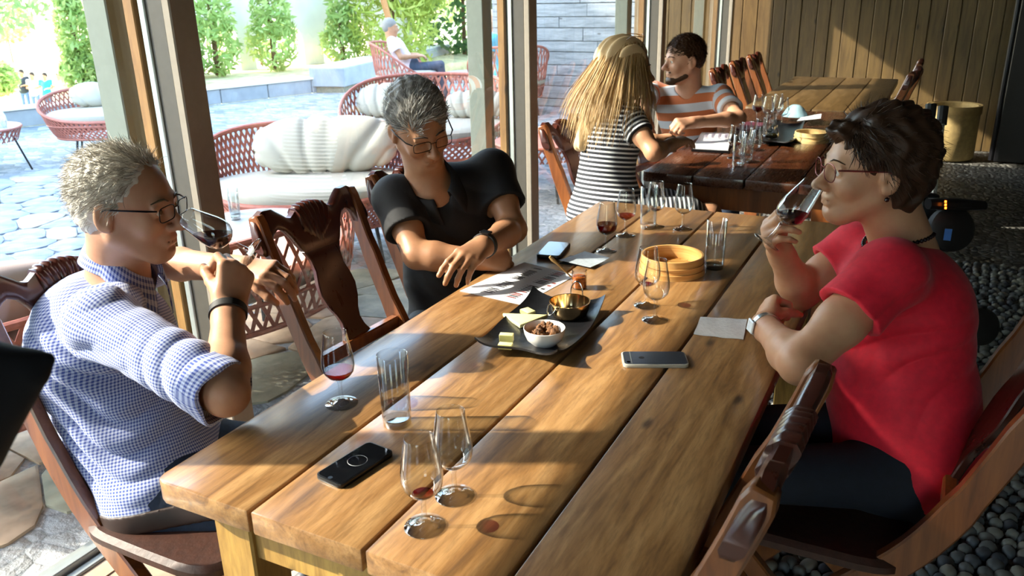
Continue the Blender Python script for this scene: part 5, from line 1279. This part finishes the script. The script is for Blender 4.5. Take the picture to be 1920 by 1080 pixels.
# ---------------------------------------------------------------- man in the checked shirt
f1 = unit(A(.92, .39, 0)); l1 = np.cross(Z, f1)
H1 = Head(at(243, 384, 1.78), (.93, .36, -.10), (-.05, -.02, 1), 1.03)
S1 = dict(H=H1, f=f1, pel=at(325, 900, 1.93), wai=at(265, 790, 1.93), che=at(200, 655, 1.92), nek=at(226, 506, 1.87),
          shR=at(192, 605, 1.69), shL=at(200, 520, 2.02), elR=at(424, 738, 1.54), wrR=at(428, 578, 1.68), elL=at(295, 492, 2.20), wrL=at(462, 505, 1.99),
          rp=(.180, .140, .13), rw=(.180, .155, .17), rc=(.200, .150, .19), sr=.058, skin=SK1, slr=(.068, .062), sleeve=.94, hem=.014, hemr=.016, lr=(.098, .066, .056, .042), ar=(.052, .046, .040, .028), cell=.0033)
S1['hipR'] = S1['pel']-l1*.09; S1['hipL'] = S1['pel']+l1*.09
for s in 'RL': S1['kn'+s] = S1['hip'+s]+f1*.44+Z*.02; S1['an'+s] = A(*S1['kn'+s][:2], .11)+f1*.03
S1['hR'] = dict(wr=S1['wrR'], d=at(447, 488, 1.70)-S1['wrR'], n=-CF*.75+CR*.62-Z*.1, side=-1, curl=[(1.1, 1.2, .8), (1.2, 1.2, .8), (1.25, 1.25, .8), (1.3, 1.2, .8)], thumb=(.5, 1.0, .4), sc=1.02)
S1['hL'] = dict(wr=S1['wrL'], d=at(520, 512, 1.93)-S1['wrL'], n=Z*.75-CF*.5, side=1, curl=[(.5, .7, .4), (.55, .8, .4), (.6, .8, .4), (.65, .8, .4)], thumb=(.4, .6, .3), sc=1.0, spread=.04)
S1['shirt'] = check_mat('blue_white_gingham', '#c6d0ea', '#3a4fa0', .0066); S1['trouser'] = JEANS; S1['neckhole'] = .068; S1['vneck'] = .05
S1['fold'] = folds([((.35, -.1, 1), 62, .0095, at(205, 790, 1.78), .15, (1, .3, 0)), ((.3, 0, 1), 60, .006, at(130, 640, 1.7), .16, (1, .2, 0)), (at(424, 738, 1.54)-at(190, 605, 1.66), 46, .0075, at(360, 690, 1.55), .10, (.6, .5, 1)), ((0, 0, 1), 55, .004, at(190, 600, 1.66), .14, (1, 0, 0))])
p1_, b1_ = person('m1', 'man in a blue checked shirt and glasses drinking at the near table', S1)
def d1(P, N, L):
    D = -H1.u*.45-H1.f*.75; T = D-N*(N@D)[:, None]; return T/np.linalg.norm(T, axis=1)[:, None]
hl1 = lambda x, y, z: (z > -.03-(y+.02)*0) & (y < .052+.35*(z-.09)) & ((y < .02) | (z > .045)) & ~((np.abs(x) > .06) & (z < .005) & (y > -.03)) & (z > -.055) | ((y < -.05) & (z > -.075))
HM1 = hairmat('silver_blond_hair', ['#7c766c', '#a39c90', '#c4beb2', '#d8d4ca'])
cap = [H1.E(0, -.026, .040, (.0835, .097, .086), k=.01), H1.E(0, -.050, -.005, (.072, .070, .072), k=.02), H1.E(0, .110, .0, (.12, .075, .105), op='-', k=.015)]
for x in (-1, 1): cap += [H1.E(x*.09, .022, -.03, (.03, .050, .055), op='-', k=.01)]
hairset(H1, p1_, HM1, HM1, 9000, hl1, d1, .030, cap, .0009, .7, 1, -.02, .38, bump=.0022)
addto(b1_, link('x', mesh('x', [], []))) if False else None
eg = spectacles(H1, p1_, plain('dark_metal_frame', '#1a1a1e', .3, .8)); eg.matrix_parent_inverse = Matrix.Translation(-Vector(p1_.location))
addto(p1_, watch(p1_, S1['wrR']+unit(S1['wrR']-S1['elR'])*-.012, S1['wrR']-S1['elR'], .0350, .018, M['rubber'], 'fitness_band'))
def collar(root, c, ax, f, r, mat, back=.034, leaf=.045, point=.035, gap=.20, pat=True, name='collar'):
    ax = unit(ax); f = unit(f-ax*(f@ax)); l = np.cross(ax, f); th = np.linspace(gap, 2*PI-gap, 49); V = []; 
    for row in range(5):
        for q in th:
            fr = max(0, math.cos(q)); e_ = 1-min(1, min(q-gap, 2*PI-gap-q)/.55)
            if row == 0: rr_, hh = r-.002+.012*fr, -.030-.02*fr
            elif row == 1: rr_, hh = r+.010*fr, back*(.55+.45*(1-fr))-.030*fr
            elif row == 2: rr_, hh = r+.006+.014*fr, back*(.55+.45*(1-fr))+.002-.030*fr
            elif row == 3: rr_, hh = r+.014+.022*fr, (back*(.55+.45*(1-fr))-.030*fr)-leaf*.5
            else: rr_, hh = r+.019+.028*fr+.012*e_, (back*(.55+.45*(1-fr))-.030*fr)-leaf-point*e_
            V.append(c+(f*math.cos(q)+l*math.sin(q)*.95)*rr_+ax*hh)
    n = len(th); F = [(j*n+i, j*n+i+1, (j+1)*n+i+1, (j+1)*n+i) for j in range(4) for i in range(n-1)]
    o = link(name, mesh(name, V, F), mat, root, smooth=True); md = o.modifiers.new('thickness', 'SOLIDIFY'); md.thickness = .0022; md.offset = 0
    attr(o.data, 'pat', [(i % n*.0105, i//n*.015, 0) for i in range(len(V))]); return addto(root, o)
collar(p1_, S1['nek']+unit(S1['nek']-S1['che'])*.012, S1['nek']-S1['che'], f1, .070, S1['shirt'], back=.046, leaf=.052, point=.035, gap=.28)
# shirt collar leaves and rolled cuff
cf = MB(); e_ = S1['shR']+(S1['elR']-S1['shR'])*.95; dv = unit(S1['elR']-S1['shR'])
V, F = [], []; q1 = unit(np.cross(dv, Z)); q2 = np.cross(dv, q1); n = 30
for k_, (rr_, o_) in enumerate([(.058, -.045), (.066, -.04), (.069, -.005), (.066, .016), (.060, .018), (.058, .0)]):
    V += [e_+dv*(o_+.006*math.sin(3*a))+(q1*math.cos(a)+q2*math.sin(a))*(rr_+.003*math.sin(5*a+k_)) for a in np.arange(n)*2*PI/n]
F = [(i+k_*n, (i+1) % n+k_*n, (i+1) % n+(k_+1)*n, i+(k_+1)*n) for k_ in range(5) for i in range(n)]
o = cf.add(V, F).build('rolled_cuff', S1['shirt'], p1_, smooth=True); attr(o.data, 'pat', [(i % n*.0135, (i//n)*.012, 0) for i in range(len(V))]); addto(p1_, o)
bl_ = MB(); u1 = unit(S1['nek']-S1['pel'])
# belt
R1 = np.stack([np.cross(u1, unit(f1-u1*(f1@u1))), unit(f1-u1*(f1@u1)), u1])
bp_ = [E_(S1['pel'], A(*S1['rp'])+.009, R1, k=.05)]+[C_(S1['hip'+q], S1['kn'+q], S1['lr'][0]+.005, S1['lr'][1], k=.04) for q in 'RL']
addto(p1_, sdf_obj('belt', bp_, .004, plain('brown_leather_belt', '#2c180f', .55), p1_, planes=[(S1['pel']-u1*.050, -u1), (S1['pel']-u1*.004, u1)]))
# his glass
def held(axis_from, axis_to, label, wine, lean=(0, 0, 0), tilt_world=True, name='tasting_glass'):
    a = unit(axis_to-axis_from); g_ = make_glass(); q = Vector((0, 0, 1)).rotation_difference(Vector(a)); g_.rotation_mode = 'QUATERNION'; g_.rotation_quaternion = q; g_.location = tuple(axis_from)
    tag(g_, label, 'glass', G)
    # liquid with a level surface inside the tilted bowl
    Rm = np.array(q.to_matrix()); zl = wine[1]; cell = .0016
    up_l = Rm.T @ Z; P0 = A(0, 0, zl)
    pr = [C_((0, 0, z0), (0, 0, z1), bowl_r(z0)-.0016, bowl_r(z1)-.0016, k=.001) for z0, z1 in ((.085, .10), (.10, .12), (.12, .14))]
    pr = [E_((0, 0, .0875), (.0308, .0308, .0315), k=.001)]+pr[:2]
    o = sdf_obj('wine', pr, cell, wine[0], g_, planes=[(P0, up_l)], pad=None) if False else None
    V_, Q_ = sdf_mesh(pr, cell, None, pad=.01, planes=[(P0, up_l)]); link('wine', npmesh('wine', V_, Q_), wine[0], g_, smooth=True); return g_
held(at(474, 474, 1.70), at(357, 411, 1.70), 'tilted tasting glass at the nose of the man in the checked shirt', (M['redwine'], .082))
# ---------------------------------------------------------------- man in the black polo shirt
f2 = unit(A(.72, -.66, 0)); l2 = np.cross(Z, f2)
H2 = Head(at(786, 236, 2.42), (.72, -.46, -.40), (-.16, -.10, 1), 1.01, eyes='down', nose=1.05)
S2 = dict(H=H2, f=f2, pel=at(868, 600, 2.72), wai=at(855, 510, 2.68), che=at(838, 405, 2.62), nek=at(806, 342, 2.52),
          shR=at(742, 372, 2.52), shL=at(922, 322, 2.62), elR=at(782, 478, 2.42), wrR=at(902, 486, 2.38), elL=at(962, 430, 2.52), wrL=at(905, 462, 2.28),
          rp=(.18, .14, .13), rw=(.175, .135, .15), rc=(.185, .130, .17), sr=.056, skin=SK2, slr=(.064, .070), sleeve=.60, hem=.02, ar=(.048, .044, .040, .027), cell=.0042, closed=True, shirt=BLK, trouser=plain('dark_grey_cotton', '#2a2d33', .85, vary=.1, scale=60), neckhole=.066, vneck=.085)
S2['hipR'] = S2['pel']-l2*.09; S2['hipL'] = S2['pel']+l2*.09
kd = unit(A(.35, -.94, 0))
for s in 'RL': S2['kn'+s] = S2['hip'+s]+kd*.42+Z*.03; S2['an'+s] = A(*S2['kn'+s][:2], .10)
S2['knR'][:2] += A(-.06, 0); S2['anR'] = A(*S2['knR'][:2], .10)
S2['hR'] = dict(wr=S2['wrR'], d=at(945, 490, 2.40)-S2['wrR'], n=Z*.5-CF, side=-1, curl=[(1.0, 1.1, .6)]*4, sc=.9)
S2['hL'] = dict(wr=S2['wrL'], d=at(868, 486, 2.20)-S2['wrL'], n=Z*.8-CF*.5+CR*.1, side=1, curl=[(.35, .35, .25), (.45, .5, .3), (.55, .6, .3), (.6, .7, .4)], thumb=(.5, .5, .2), spread=.05, sc=1.0)
S2['fold'] = folds([((.3, .3, 1), 45, .006, at(850, 470, 2.5), .18, (1, .3, 0))])
S2['face'] = dict(brow='#4a4440', lipc='#8a4a3c')
p2_, b2_ = person('m2', 'grey-haired man in a black polo shirt looking down at his folded arms', S2)
collar(p2_, S2['nek'], S2['nek']-S2['che'], f2, .070, BLK, back=.036, leaf=.046, point=.024, gap=.32)
HM2 = hairmat('steel_grey_hair', ['#54524e', '#7a7874', '#a09e98', '#bcbab4'])
cap = [H2.E(0, -.028, .045, (.086, .098, .090), k=.01), H2.E(0, -.052, .0, (.074, .070, .070), k=.02), H2.E(0, .098, -.012, (.12, .055, .085), op='-', k=.012)]
for x in (-1, 1): cap += [H2.E(x*.09, .020, -.035, (.03, .045, .055), op='-', k=.01)]
def d2(P, N, L): D = -H2.f*.5+H2.l*.5; T = D-N*(N@D)[:, None]; return T/np.linalg.norm(T, axis=1)[:, None]
hl2 = lambda x, y, z: ((z > .03) & (y < .075)) | ((y < .0) & (z > -.02)) | ((y < -.05) & (z > -.07))
hairset(H2, p2_, HM2, HM2, 6500, hl2, d2, .030, cap, .0011, .55, 2, -.02, .4, freq=160, bump=.004)
eg = spectacles(H2, p2_, plain('thin_dark_frame', '#141414', .3, .6), y=.103); eg.matrix_parent_inverse = Matrix.Translation(-Vector(p2_.location))
a_ = unit(S2['wrL']-S2['elL']); addto(p2_, watch(p2_, S2['wrL']-a_*.012, a_, .0335, .022, M['rubber'], 'watch_strap', Z-CF*.5, M['blk'])); 
for c_ in p2_.children:
    if c_.name.startswith('watch_face'): c_.matrix_parent_inverse = Matrix.Translation(-Vector(p2_.location))
MB().lathe([(.0001, 0), (.006, 0), (.006, .001), (.0001, .001)], 10).build('chest_emblem', plain('grey_emblem', '#6a6a6e', .6), p2_).matrix_world = Matrix.Translation(tuple(at(902, 351, 2.42)))
# ---------------------------------------------------------------- woman in the red T-shirt
f3 = unit(A(-.90, -.43, 0)); l3 = np.cross(Z, f3)
H3 = Head(at(1630, 316, 1.76), (-.885, -.46, .0), (.05, .02, 1), .99, female=True, nose=.95)
RED = plain('crimson_jersey', '#d8142e', .75, vary=.05, scale=60, bump=.1, Sheen_Weight=.08)
S3 = dict(H=H3, f=f3, pel=at(1695, 862, 1.86), wai=at(1688, 740, 1.86), che=at(1688, 590, 1.85), nek=at(1688, 452, 1.82),
          shR=at(1610, 472, 1.97), shL=at(1668, 512, 1.68), elL=at(1500, 682, 1.64), wrL=at(1433, 610, 1.84), elR=at(1500, 548, 1.99), wrR=at(1462, 470, 1.88),
          rp=(.200, .155, .13), rw=(.185, .155, .17), rc=(.180, .145, .17), sr=.056, skin=SK3, slr=(.064, .072), sleeve=.46, hem=.065, hemr=.006, ar=(.054, .048, .040, .026), cell=.0035, shirt=RED, trouser=plain('navy_trousers', '#0e1420', .85, vary=.1, scale=60), neckhole=.064, vneck=.055, neckr=.054)
S3['hipR'] = S3['pel']-l3*.09+Z*.015; S3['hipL'] = S3['pel']+l3*.09+Z*.015
for s in 'RL': S3['kn'+s] = S3['hip'+s]+f3*.45+Z*.01; S3['an'+s] = A(*S3['kn'+s][:2], .10)
S3['anL'] = A(.755, 1.17, .10); S3['anR'] = A(.72, 1.35, .10)
S3['hL'] = dict(wr=S3['wrL'], d=at(1440, 572, 1.90)-S3['wrL']-Z*.0, n=-CR*.9-CF*.2+Z*.35, side=1, curl=[(1.25, 1.5, 1.0)]*4, thumb=(.35, .9, .3), sc=.92)
S3['hR'] = dict(wr=S3['wrR'], d=at(1425, 415, 1.80)-S3['wrR'], n=-CR*.95+Z*.1+CF*.25, side=-1, curl=[(.9, .8, .4), (1.0, .9, .5), (1.1, .9, .5), (1.15, .9, .5)], thumb=(.7, .8, .5), sc=.93, spread=.05)
S3['fold'] = folds([((.5, .25, -1), 48, .010, at(1700, 705, 1.75), .12, (1, .4, 1)), ((.6, .3, -.8), 50, .006, at(1640, 640, 1.72), .15, (1, .4, 1)), ((-.5, 0, 1), 60, .005, at(1590, 500, 1.85), .1, (1, 0, 0))])
S3['face'] = dict(brow='#4a3626', lipc='#8e4440', bw=.0026)
p3_, b3_ = person('w1', 'dark-haired woman in a red T-shirt sipping from a tasting glass', S3)
HM3 = hairmat('dark_brown_hair', ['#1e140e', '#322218', '#4c3424'])
cap = [H3.E(0, -.034, .050, (.096, .106, .094), k=.01), H3.E(0, -.060, .0, (.088, .078, .088), k=.03), H3.E(0, -.055, -.055, (.062, .050, .045), k=.03), H3.E(0, .070, .085, (.045, .028, .016), k=.02), H3.E(0, .118, -.028, (.12, .068, .090), op='-', k=.014)]
for x in (-1, 1): cap += [H3.E(x*.095, .025, -.045, (.036, .052, .062), op='-', k=.01)]
def d3(P, N, L): D = -H3.f*.35-H3.u*.55; T = D-N*(N@D)[:, None]; return T/np.linalg.norm(T, axis=1)[:, None]
hl3 = lambda x, y, z: ((z > .045) & (y < .060)) | ((y < .0) & (z > -.02)) | ((y < -.04) & (z > -.085))
hairset(H3, p3_, HM3, HM3, 8000, hl3, d3, .048, cap, .0010, .55, 3, .02, .35, freq=110, bump=.006)
eg = spectacles(H3, p3_, plain('rose_metal_frame', '#7a3a38', .3, .6), style='round', y=.102); eg.matrix_parent_inverse = Matrix.Translation(-Vector(p3_.location))
a_ = unit(S3['wrL']-S3['elL']); addto(p3_, watch(p3_, S3['wrL']-a_*.014, a_, .0310, .016, plain('silver_bracelet', '#c8c8c4', .25, .9), 'watch_bracelet', -CR-CF*.4, plain('watch_dial', '#d8dce0', .2)))
for c_ in p3_.children:
    if c_.name.startswith('watch_face'): c_.matrix_parent_inverse = Matrix.Translation(-Vector(p3_.location))
bead = MB(); nb = S3['nek']; u3 = unit(S3['nek']-S3['pel'])
bm = bmesh.new(); bmesh.ops.create_icosphere(bm, subdivisions=1, radius=.0058); bdm = bpy.data.meshes.new('bead'); bm.to_mesh(bdm); bm.free(); bdm.shade_smooth(); bdm.materials.append(plain('dark_garnet_bead', '#1c0c12', .15))
nk_ = empty('bead_necklace'); addto(p3_, nk_)
for q in np.linspace(-2.5, 2.5, 40):
    p = nb+u3*.016+f3*(.072*math.cos(q)+.004)+l3*.071*math.sin(q)-u3*.030*max(0, math.cos(q))+u3*.012*max(0, -math.cos(q))
    o = bpy.data.objects.new('bead', bdm); COL.objects.link(o); o.parent = nk_; o.location = tuple(p)
e_ = link('ear_stud', bdm.copy(), None, p3_); addto(p3_, e_); e_.location = tuple(H3.p(.0875, -.006, -.047))
held(at(1437, 455, 1.78), at(1519, 353, 1.73), 'tilted tasting glass of red wine at the lips of the woman in red', (M['redwine'], .080))
shoe(p3_, S3['anL'], A(.71, 1.03, .0), SHOEB, SHOEW); shoe(p3_, S3['anR'], A(.70, 1.2, .0), SHOEB, SHOEW)
for c_ in p3_.children:
    if c_.name.startswith(('shoe', 'sole')): c_.matrix_parent_inverse = Matrix.Translation(-Vector(p3_.location))
# ---------------------------------------------------------------- blonde woman
f4 = unit(A(.60, .72, 0)); l4 = np.cross(Z, f4)
H4 = Head(at(1176, 128, 3.38), (.90, .38, -.12), (.04, 0, 1), .98, female=True)
S4 = dict(H=H4, f=f4, pel=at(1140, 405, 3.52), wai=at(1136, 335, 3.50), che=at(1145, 258, 3.46), nek=at(1160, 195, 3.42), shR=at(1180, 222, 3.34), shL=at(1112, 212, 3.52),
          elR=at(1226, 286, 3.26), wrR=at(1262, 270, 3.40), elL=at(1160, 290, 3.75), wrL=at(1225, 262, 3.70), rp=(.175, .14, .13), rw=(.135, .12, .14), rc=(.155, .12, .15), sr=.048, skin=SK3, slr=(.052, .056), sleeve=.48, hem=.12, hemr=.03,
          ar=(.042, .038, .033, .024), cell=.006, trouser=None, shirt=stripes_mat('navy_white_stripes', '#10141f', '#d4d8dc', .0185, .42, off=.0), neckhole=.060, vneck=.02, neckr=.05)
S4['hipR'] = S4['pel']-l4*.08; S4['hipL'] = S4['pel']+l4*.08
for s in 'RL': S4['kn'+s] = S4['hip'+s]+unit(A(.9, .4, 0))*.38+Z*.02; S4['an'+s] = A(*S4['kn'+s][:2], .09)
S4['hR'] = dict(wr=S4['wrR'], d=A(.3, .9, .1), n=Z, side=-1, curl=[(.4, .4, .3)]*4, sc=.92); S4['hL'] = dict(wr=S4['wrL'], d=A(.6, .7, .1), n=Z, side=1, curl=[(.4, .4, .3)]*4, sc=.92)
p4_, b4_ = person('w2', 'long-haired blonde woman in a navy and white striped dress', S4)
# skirt over the thighs
sk_ = [E_(S4['pel'], (.19, .15, .14), np.stack([l4, f4, Z]), k=.05)]+[C_(S4['hip'+s], S4['hip'+s]+(S4['kn'+s]-S4['hip'+s])*.75, .100, .085, k=.06) for s in 'RL']
o = sdf_obj('skirt', sk_, .007, S4['shirt'], p4_, pat=patfn([(S4['pel']-(S4['knR']-S4['pel'])*.2, (S4['knR']+S4['knL'])/2, Z, .12, 0)], None)); addto(p4_, o)
HM4 = hairmat('golden_blonde_hair', ['#7c6038', '#a88858', '#c8a878', '#e0c8a0'])
hb_ = H4.p(0, -.06, .02); tips = S4['nek']-f4*.12-Z*.16-A(.03, .03, 0)
cap = [H4.E(0, -.024, .040, (.086, .100, .090), k=.02), H4.E(0, .115, -.02, (.12, .070, .105), op='-', k=.014), C_(hb_, S4['nek']-f4*.085, .072, .066, k=.05), C_(S4['nek']-f4*.09, tips+l4*.02, .062, .026, k=.05), C_(H4.p(.06, -.02, -.02), S4['nek']+l4*.06-f4*.03, .035, .045, k=.04), C_(H4.p(-.055, -.02, -.02), S4['nek']-l4*.05-f4*.06-Z*.03, .034, .045, k=.04)]
o = sdf_obj('hair', cap, .005, HM4, p4_, disp=lambda X: (.006*np.sin(((X-np.float32(hb_))@np.float32(l4))*170+2*np.sin(X[..., 2]*16))).astype(np.float32)); addto(p4_, o)
rg = np.random.default_rng(5); n = 4200; R0, N0, L0 = scalp(H4, n, lambda x, y, z: (z > .02) & (y < .01) | (z > .07) & (y < .045) | (y < -.02) & (z > -.06), 4, r=(.088, .104, .094))
def d4(P, N):
    tgt = tips+l4*.0; D = -Z*.9-f4*.25; T = D-N*(N@D)[:, None]*.7*np.clip((P[:, 2:3]-S4['nek'][2])*12, 0, 1); return T/np.linalg.norm(T, axis=1)[:, None]
strands('hair_strands', R0, N0, d4, .33, HM4, o, 14, .0016, .05, 6, .09, .04)
sg = spectacles(H4, p4_, plain('tortoiseshell', '#8a5a20', .25, .2), y=.050, z=.128); sg.name = 'sunglasses'; sg.matrix_parent_inverse = Matrix.Translation(-Vector(p4_.location))
# ---------------------------------------------------------------- young man in the orange-striped shirt
f5 = unit(A(-.30, -.95, 0)); f5 = unit(A(.25, -.97, 0)); l5 = np.cross(Z, f5)
H5 = Head(at(1281, 112, 4.410), (-.70, -.66, -.06), (.02, .02, 1), 1.04, nose=1.05)
S5 = dict(H=H5, f=f5, pel=at(1296, 322, 4.663), wai=at(1294, 268, 4.621), che=at(1290, 212, 4.558), nek=at(1288, 168, 4.505), shR=at(1226, 176, 4.600), shL=at(1350, 182, 4.473),
          elL=at(1385, 222, 4.241), wrL=at(1298, 230, 4.114), elR=at(1200, 186, 4.368), wrR=at(1208, 212, 4.114), rp=(.17, .12, .13), rw=(.15, .115, .15), rc=(.17, .12, .16), sr=.054, skin=SK1, slr=(.060, .066), sleeve=.62, hem=.06,
          ar=(.045, .042, .036, .026), cell=.006, trouser=JEANS, shirt=stripes_mat('orange_grey_stripes', '#b9c0c6', '#b8683c', .088, .50, off=.030), neckhole=.062, vneck=.015)
S5['hipR'] = S5['pel']-l5*.09; S5['hipL'] = S5['pel']+l5*.09
for s in 'RL': S5['kn'+s] = S5['hip'+s]+unit(A(.5, -.86, 0))*.42; S5['an'+s] = A(*S5['kn'+s][:2], .10)
S5['hL'] = dict(wr=S5['wrL'], d=at(1272, 232, 4.072)-S5['wrL'], n=Z*.6-CF*.5, side=1, curl=[(1.2, 1.4, .9)]*4, thumb=(.3, .9, .3)); S5['hR'] = dict(wr=S5['wrR'], d=at(1219, 245, 4.051)-S5['wrR'], n=-CF*.8+CR*.5, side=-1, curl=[(.3, .3, .2), (.3, .4, .3), (.4, .4, .3), (.5, .5, .3)], spread=.05)
S5['face'] = dict(brow='#5a4030')
p5_, b5_ = person('m3', 'young bearded man in an orange and grey striped T-shirt', S5)
HM5 = hairmat('short_brown_hair', ['#2a1a10', '#3e2a1a', '#5a3e26'])
cap = [H5.E(0, -.024, .042, (.082, .098, .088), k=.01), H5.E(0, -.048, .0, (.072, .068, .066), k=.02), H5.E(0, .112, -.02, (.12, .062, .092), op='-', k=.012)]
for x in (-1, 1): cap += [H5.E(x*.09, .028, -.04, (.03, .050, .052), op='-', k=.01)]
def d5(P, N, L): D = H5.f*.6; T = D-N*(N@D)[:, None]; return T/np.linalg.norm(T, axis=1)[:, None]
hairset(H5, p5_, HM5, HM5, 3500, hl2, d5, .022, cap, .0012, .5, 7, -.02, .7, cell=.005)
bd_ = [H5.C((-.046, .015, -.070), (-.018, .066, -.098), .021, .019, k=.02), H5.C((.046, .015, -.070), (.018, .066, -.098), .021, .019, k=.02), H5.E(0, .077, -.098, (.029, .018, .020), k=.02), H5.C((-.02, .086, -.054), (.02, .086, -.054), .005, k=.006)]
o = sdf_obj('beard', bd_, .004, HM5, p5_, disp=lambda X: (.0015*np.sin(X[..., 0]*500)*np.sin(X[..., 1]*480+X[..., 2]*520)).astype(np.float32)); addto(p5_, o)
# ================================================================= TERRACE GUESTS
def guest(label, c, f, H_f, shirt, trouser, hair, recline=.15, standing=False, s=1., skin=SK3, female=False, legs=(.9, .1), arms='lap', cell=.014, drop=0):
    f = unit(A(f[0], f[1], 0)); l = np.cross(Z, f); c = A(*c); u = unit(Z*math.cos(recline)-f*math.sin(recline))
    pel = c+Z*(.93 if standing else .50)*s; J = dict(pel=pel, wai=pel+u*.17*s, che=pel+u*.34*s, nek=pel+u*.50*s)
    J['shR'] = pel+u*.45*s-l*.17*s; J['shL'] = pel+u*.45*s+l*.17*s
    for k, sg in (('R', -1), ('L', 1)):
        J['hip'+k] = pel+l*sg*.09*s
        if standing: J['kn'+k] = J['hip'+k]-Z*.43*s+f*.03; J['an'+k] = J['kn'+k]-Z*.40*s
        else: J['kn'+k] = J['hip'+k]+unit(f+Z*legs[1])*.44*s; J['an'+k] = J['kn'+k]+unit(f*(1-legs[0])-Z*legs[0])*.42*s
        if arms == 'lap': J['el'+k] = J['sh'+k]-u*.24*s+l*sg*.06*s; J['wr'+k] = J['el'+k]+unit(f-l*sg*.5)*.23*s
        else: J['el'+k] = J['sh'+k]-u*.22*s+f*.1*s; J['wr'+k] = J['el'+k]+f*.22*s
        J['h'+k] = dict(wr=J['wr'+k], d=J['wr'+k]-J['el'+k], n=Z, side=-sg*-1, curl=[(.4, .5, .3)]*4, sc=s*1.05)
    H_ = Head(pel+u*.50*s+Z*.135*s+f*.01, (H_f[0], H_f[1], -.05), Z, s, female=female)
    J.update(H=H_, f=f, rp=A(.17, .13, .13)*s, rw=A(.15, .12, .15)*s, rc=A(.17, .12, .16)*s, sr=.054*s, slr=(.060*s, .064*s), sleeve=.3 if female else .6, hem=.10, ar=tuple(x*s for x in (.045, .042, .036, .028)), cell=cell, ccell=cell, skin=skin, shirt=shirt, trouser=trouser, closed=True, neckr=.054*s, face={})
    r_, b_ = person('guest', label, J)
    cap_ = [H_.E(0, -.024, .044, (.086, .102, .092), k=.01), H_.E(0, -.05, .0, (.078, .074, .075), k=.02), H_.E(0, .115, -.02, (.12, .062, .09), op='-', k=.01)]
    if female: cap_ += [H_.C((0, -.07, .0), (0, -.08, -.12), .07, .05, k=.03)]
    o = sdf_obj('hair', cap_, min(cell, .010), hair, r_); addto(r_, o)
    if arms != 'x':
        for k in 'RL':
            a_ = J['an'+k]; o = sdf_obj('shoe', [C_(a_-Z*.03*s-f*.03, a_-Z*.055*s+f*.14*s, .045*s, .035*s, k=.01)], .012, SHOEB, r_); addto(r_, o)
    return r_
def cl(n, c): return plain(n, c, .85, vary=.05, scale=20)
grey = cl('grey_hair', '#8a8680'); dk = cl('dark_hair', '#3a2e26'); bl_h = cl('blond_hair', '#c8b08a')
guest('man in a pale pink shirt reclining in a woven armchair on the terrace', (-5.72, 9.38, -.03), (.85, .5), (.9, .4), cl('pale_pink_shirt', '#e2d2d8'), cl('slate_blue_trousers', '#3c4656'), grey, recline=.5, s=1.0)
guest('woman in a blue sleeveless top seated at the terrace lounge table', (-4.95, 10.45, -.03), (.3, -.95), (.5, -.85), cl('blue_white_top', '#7f9cc4'), cl('white_blue_skirt', '#a8b8d4'), bl_h, recline=.05, female=True)
guest('man in a turquoise shirt seen from behind between the window posts', (-3.98, 9.05, -.03), (-.6, .75), (-.6, .75), cl('turquoise_shirt', '#3aa2c0'), cl('beige_shorts', '#a89a80'), dk, recline=.1)
guest('standing person in navy behind the turquoise shirt', (-4.75, 11.3, -.03), (.2, -1), (0, -1), cl('navy_shirt', '#26304c'), cl('red_trousers', '#a03c38'), dk, standing=True)
FZ = -2.8
for k, (px, py, lab, c1, c2, st_, hr) in enumerate([(37, 134, 'distant dark-clothed person standing by the round bush', '#2e3440', '#5870a0', True, dk), (57, 139, 'distant person in a white top next to the dark-clothed one', '#e4e2e8', '#6478a8', True, dk),
                                    (81, 140, 'distant person in a turquoise shirt', '#2ea0c4', '#405878', True, dk), (107, 140, 'distant person in white, nearest the cypress-like tree', '#e8e6e0', '#a8a49a', True, dk)]):
    p = at(px, py, 30.); p[2] = p[2]-1.62
    guest(lab, p, (.5, -.8), (.4, -.9), cl('far_top', c1), cl('far_trousers', c2), hr, standing=True, cell=.026)
mnd = empty('grass_bank', tuple(at(75, 160, 30.)*A(1, 1, 0)), kind='structure')
zz = at(80, 147, 30.)[2]-1.66
MB().lathe([(9., -2.8-.02), (7.5, zz-.3), (5.5, zz-.02), (.001, zz)], 40).build('bank', plain('sunny_grass', '#b9c27e', .9, vary=.15, scale=1.), mnd, smooth=True)
# ---- dark sleeve of someone standing right beside the camera
sdf_obj('jacket_sleeve', [C_(at(-110, 740, .60), at(90, 672, .60), .056, .004, k=.01), C_(at(-90, 810, .62), at(60, 704, .60), .044, .008, k=.02)], .0025, plain('black_jacket_cloth', '#08080e', .9, vary=.05, scale=60), None, label='blurred black jacket sleeve poking into the left edge of the view', cat='sleeve')
